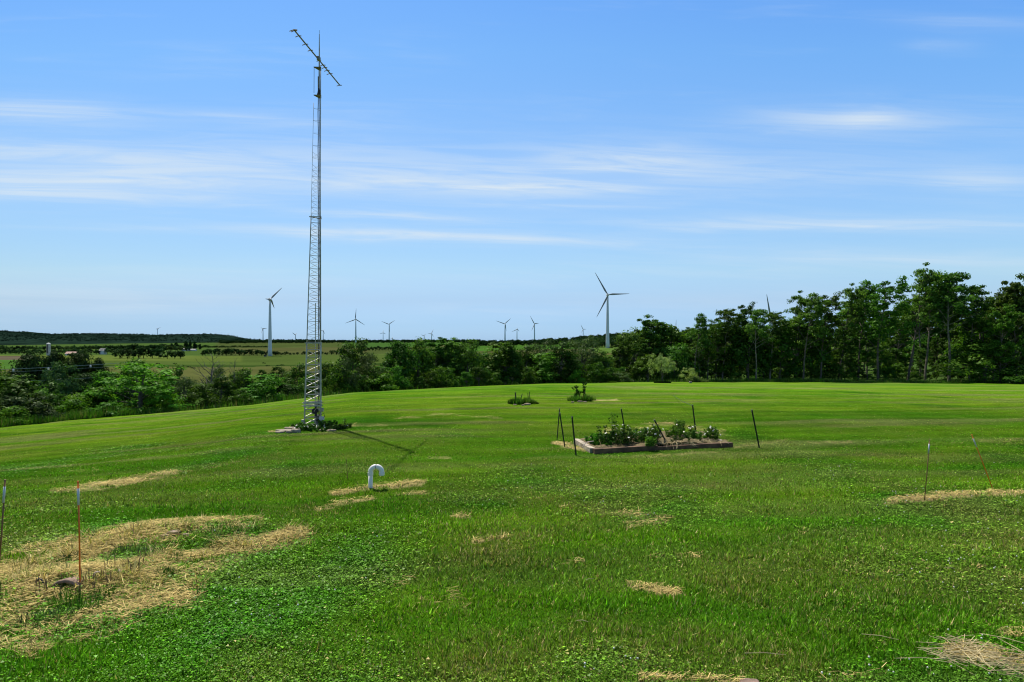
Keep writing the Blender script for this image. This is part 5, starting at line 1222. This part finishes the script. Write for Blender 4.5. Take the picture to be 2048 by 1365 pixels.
# ================================================================== the straw mound at the left
def mound_things():
    # rim of a half buried clay ring
    b = P(133, 1174); k = b.y/F; o = empty('buried_ring', b, 'half buried brown clay ring in the straw mound at the left', 'clay ring')
    rr = 26*k; pts = [Vector((rr*math.cos(a), 0, rr*.62*math.sin(a)-.02)) for a in np.linspace(math.pi*1.02, -.05, 16)]
    dy = Vector((-.10, .55, -.1)); mb = MB(); n = len(pts)
    th = .028
    outer = [p*(1+th/rr)+Vector((0, 0, 0)) for p in pts]; inner = [p*(1-th/rr) for p in pts]
    vs = outer+inner+[p+dy for p in outer]+[p+dy for p in inner]; fs = []
    for i in range(n-1):
        fs += [(i, i+1, n+i+1, n+i), (2*n+i, i, i+1, 2*n+i+1)[::-1], (n+i, n+i+1, 3*n+i+1, 3*n+i)[::-1]]
    mb.add(vs, fs).build('ring_wall', M_CLAY, o, smooth=False)
    MB().tube([p*.96+Vector((0, -.01, 0)) for p in pts], .022, 8).build('ring_lip', M_CLAY, o, smooth=True)
    # thin dark hoop
    b = P(79, 1171); k = b.y/F; o = empty('wire_hoop', b, 'small dark hoop standing out of the straw left of the clay ring', 'hoop')
    MB().tube([Vector((-8.5*k, 0, -.03)), Vector((-7*k, 0, 8*k)), Vector((-2*k, .01, 12.5*k)), Vector((3*k, .01, 11*k)), Vector((8*k, .0, 3*k)), Vector((9*k, 0, -.03))], .009, 8).build('hoop', M_BLACK, o, smooth=True)
    for px, py, pts, lab in [(184, 1161, [(0, 0), (3, 11), (6, 17), (11, 19), (15, 18)], 'bent pale pink stalk right of the clay ring'), (240, 1153, [(0, 0), (1.5, 5), (0, 11), (-3, 15)], 'curved pale stalk at the right of the mound')]:
        b = P(px, py); k = b.y/F; o = empty('bent_stalk', b, lab, 'stalk'); MB().tube([Vector((x*k, 0, z*k-.01)) for x, z in pts], .008, 6).build('stalk', M_PINK, o, smooth=True)
    for px, py, s, m, lab in [(345, 1068, .16, M_TAN, 'tan stone at the mouth of the burrow on the mound'), (372, 1071, .10, M_TAN, 'little tan stone right of the burrow'), (330, 1073, .12, M_TAN, 'flat tan stone left of the burrow'), (1500, 1371, .17, M_CLAY, 'brownish stone at the bottom edge of the photo, half in straw'), (185, 1205, .05, M_STONE, 'pebble below the straw mound')]:
        stone(px, py, (s*.95, s*.7, s*.4), m, lab)
    b = P(349, 1068.5)+Vector((0, 0, .012)); o = empty('burrow', b, 'small dark burrow hole between tan stones on the mound', 'burrow hole')
    MB().lathe([(.085, .0), (.075, .03), (.055, .03), (.045, -.02)], 14).build('rim', M_SOIL, o, smooth=True); MB().lathe([(.05, -.04), (.05, .012)], 14).build('hole', M_BLACK, o)  # solid black plug stands for the shade inside the burrow
    rg = random.Random(2); S_ = MB()
    for i in range(60):
        px, py = rg.uniform(70, 300), 0; py = np.interp(px, [70, 160, 300], [1195, 1180, 1130])+rg.uniform(-26, 14); p = P(px, py); h = rg.uniform(.04, .14)
        S_.tube([p-Vector((0, 0, .03)), p+Vector((rg.uniform(-.02, .02), 0, h))], [.005, .004], 5)
    tag(S_.build('stalk_stubble', M_STEMB), kind='stuff')
    # tufts of longer grass growing out of the mound
    T_ = [(135, 1205, .16, .20, LV_WEED, 'dark tuft below the clay ring'), (165, 1215, .18, .20, LV_WEED, 'dark tuft below the orange marker rod'), (215, 1190, .14, .14, LV_WEED, 'tuft right below the orange marker rod'), (330, 1150, .10, .14, LV_WEED, 'leafy tuft at the right end of the mound'),
          (65, 1250, .2, .16, LV_GREY, 'pale tuft at the lower left of the mound'), (110, 1240, .18, .14, LV_GREY, 'pale tuft below the dark tufts of the mound'), (250, 1105, .16, .12, LV_GREY, 'dry tuft on the upper side of the mound'), (300, 1108, .2, .14, LV_GREY, 'dry tuft along the groove of the mound'),
          (140, 1118, .16, .12, LV_GREY, 'dry tuft behind the orange marker rod'), (420, 1092, .1, .10, LV_WEED, 'small tuft in the groove at the right of the mound'), (350, 1120, .14, .12, LV_WEED, 'tuft in the middle of the groove of the mound'), (465, 1062, .12, .12, LV_WEED, 'tuft at the upper right end of the mound')]
    for i, (px, py, r, h, m, lab) in enumerate(T_):
        tuft_obj('grass_tuft', 400+i, 130, r, h, .008, m, P(px, py), lab, 'grass tuft', 'tufts on the straw mound', lean=.55)
mound_things()

# ================================================================== white clover heads and fallen straws in the near lawn
def clover():
    rng = np.random.default_rng(5); x, y = sample_lawn(4200, 5., 16, rng, .76)
    c = fbm(x, y, 2.4, 44, 3); k = (c+.25*(x/np.maximum(y, 1)) > .60) & (rng.random(len(x)) < .22); x, y = x[k], y[k]
    fb = MB(); 
    for px_, py_ in zip(x, y):
        z = h1(px_, py_)+rng.uniform(.035, .06); r = rng.uniform(.006, .010); c = Vector((px_, py_, z)); b = len(fb.v)
        for (rr, zz) in ((.6, -.8), (1., -.1), (.75, .6), (.15, .95)):
            for q in range(6): fb.v.append((c.x+r*rr*math.cos(q*1.047), c.y+r*rr*math.sin(q*1.047), c.z+r*zz))
        for i in range(3):
            for q in range(6): fb.f.append((b+i*6+q, b+i*6+(q+1) % 6, b+(i+1)*6+(q+1) % 6, b+(i+1)*6+q))
    tag(fb.build('clover_flowers', M_PETAL, smooth=True), kind='stuff')
    st = MB(); rg = random.Random(6)
    for px, py, L, an in [(1530, 1320, .34, -.25), (1870, 1300, .3, -.5), (1840, 1330, .42, -.1), (1960, 1300, .5, -.55), (1990, 1320, .45, -.3), (1165, 1253, .12, -.4), (1180, 1168, .10, .2), (1620, 1150, .1, .3), (1900, 1145, .12, -.5), (2010, 1290, .4, -.9), (1940, 1330, .5, -.35), (2020, 1340, .5, -.7), (1985, 1345, .4, -.2), (1800, 1160, .1, .2), (1760, 1285, .3, -.5)]:
        p = P(px, py)+Vector((0, 0, .05)); d = Vector((math.cos(an), math.sin(an), rg.uniform(-.05, .1)))*L/2
        st.tube([p-d, p+Vector((0, 0, .012)), p+d], [.003, .0035, .002], 5)
    for i in range(110):
        px, py = rg.uniform(1880, 2060), 0; py = np.interp(px, [1880, 1960, 2060], [1312, 1318, 1345])+rg.gauss(0, 14); an = rg.gauss(-.45, .85); L = rg.uniform(.12, .5)
        p = P(px, py)+Vector((0, 0, rg.uniform(.02, .09))); d = Vector((math.cos(an), math.sin(an), rg.uniform(-.08, .12)))*L/2
        st.tube([p-d, p+Vector((0, 0, rg.uniform(0, .02))), p+d], [.0025, .003, .0015], 4)
    tag(st.build('fallen_straws', M_STRAWY), kind='stuff')
clover()

# drop prototypes that were never planted
for o in PROTO:
    if o.name not in used:
        for c in list(o.children): bpy.data.objects.remove(c)
        bpy.data.objects.remove(o)
for o in list(bpy.data.objects):
    for k in ('h', 'w'):
        if k in o: del o[k]
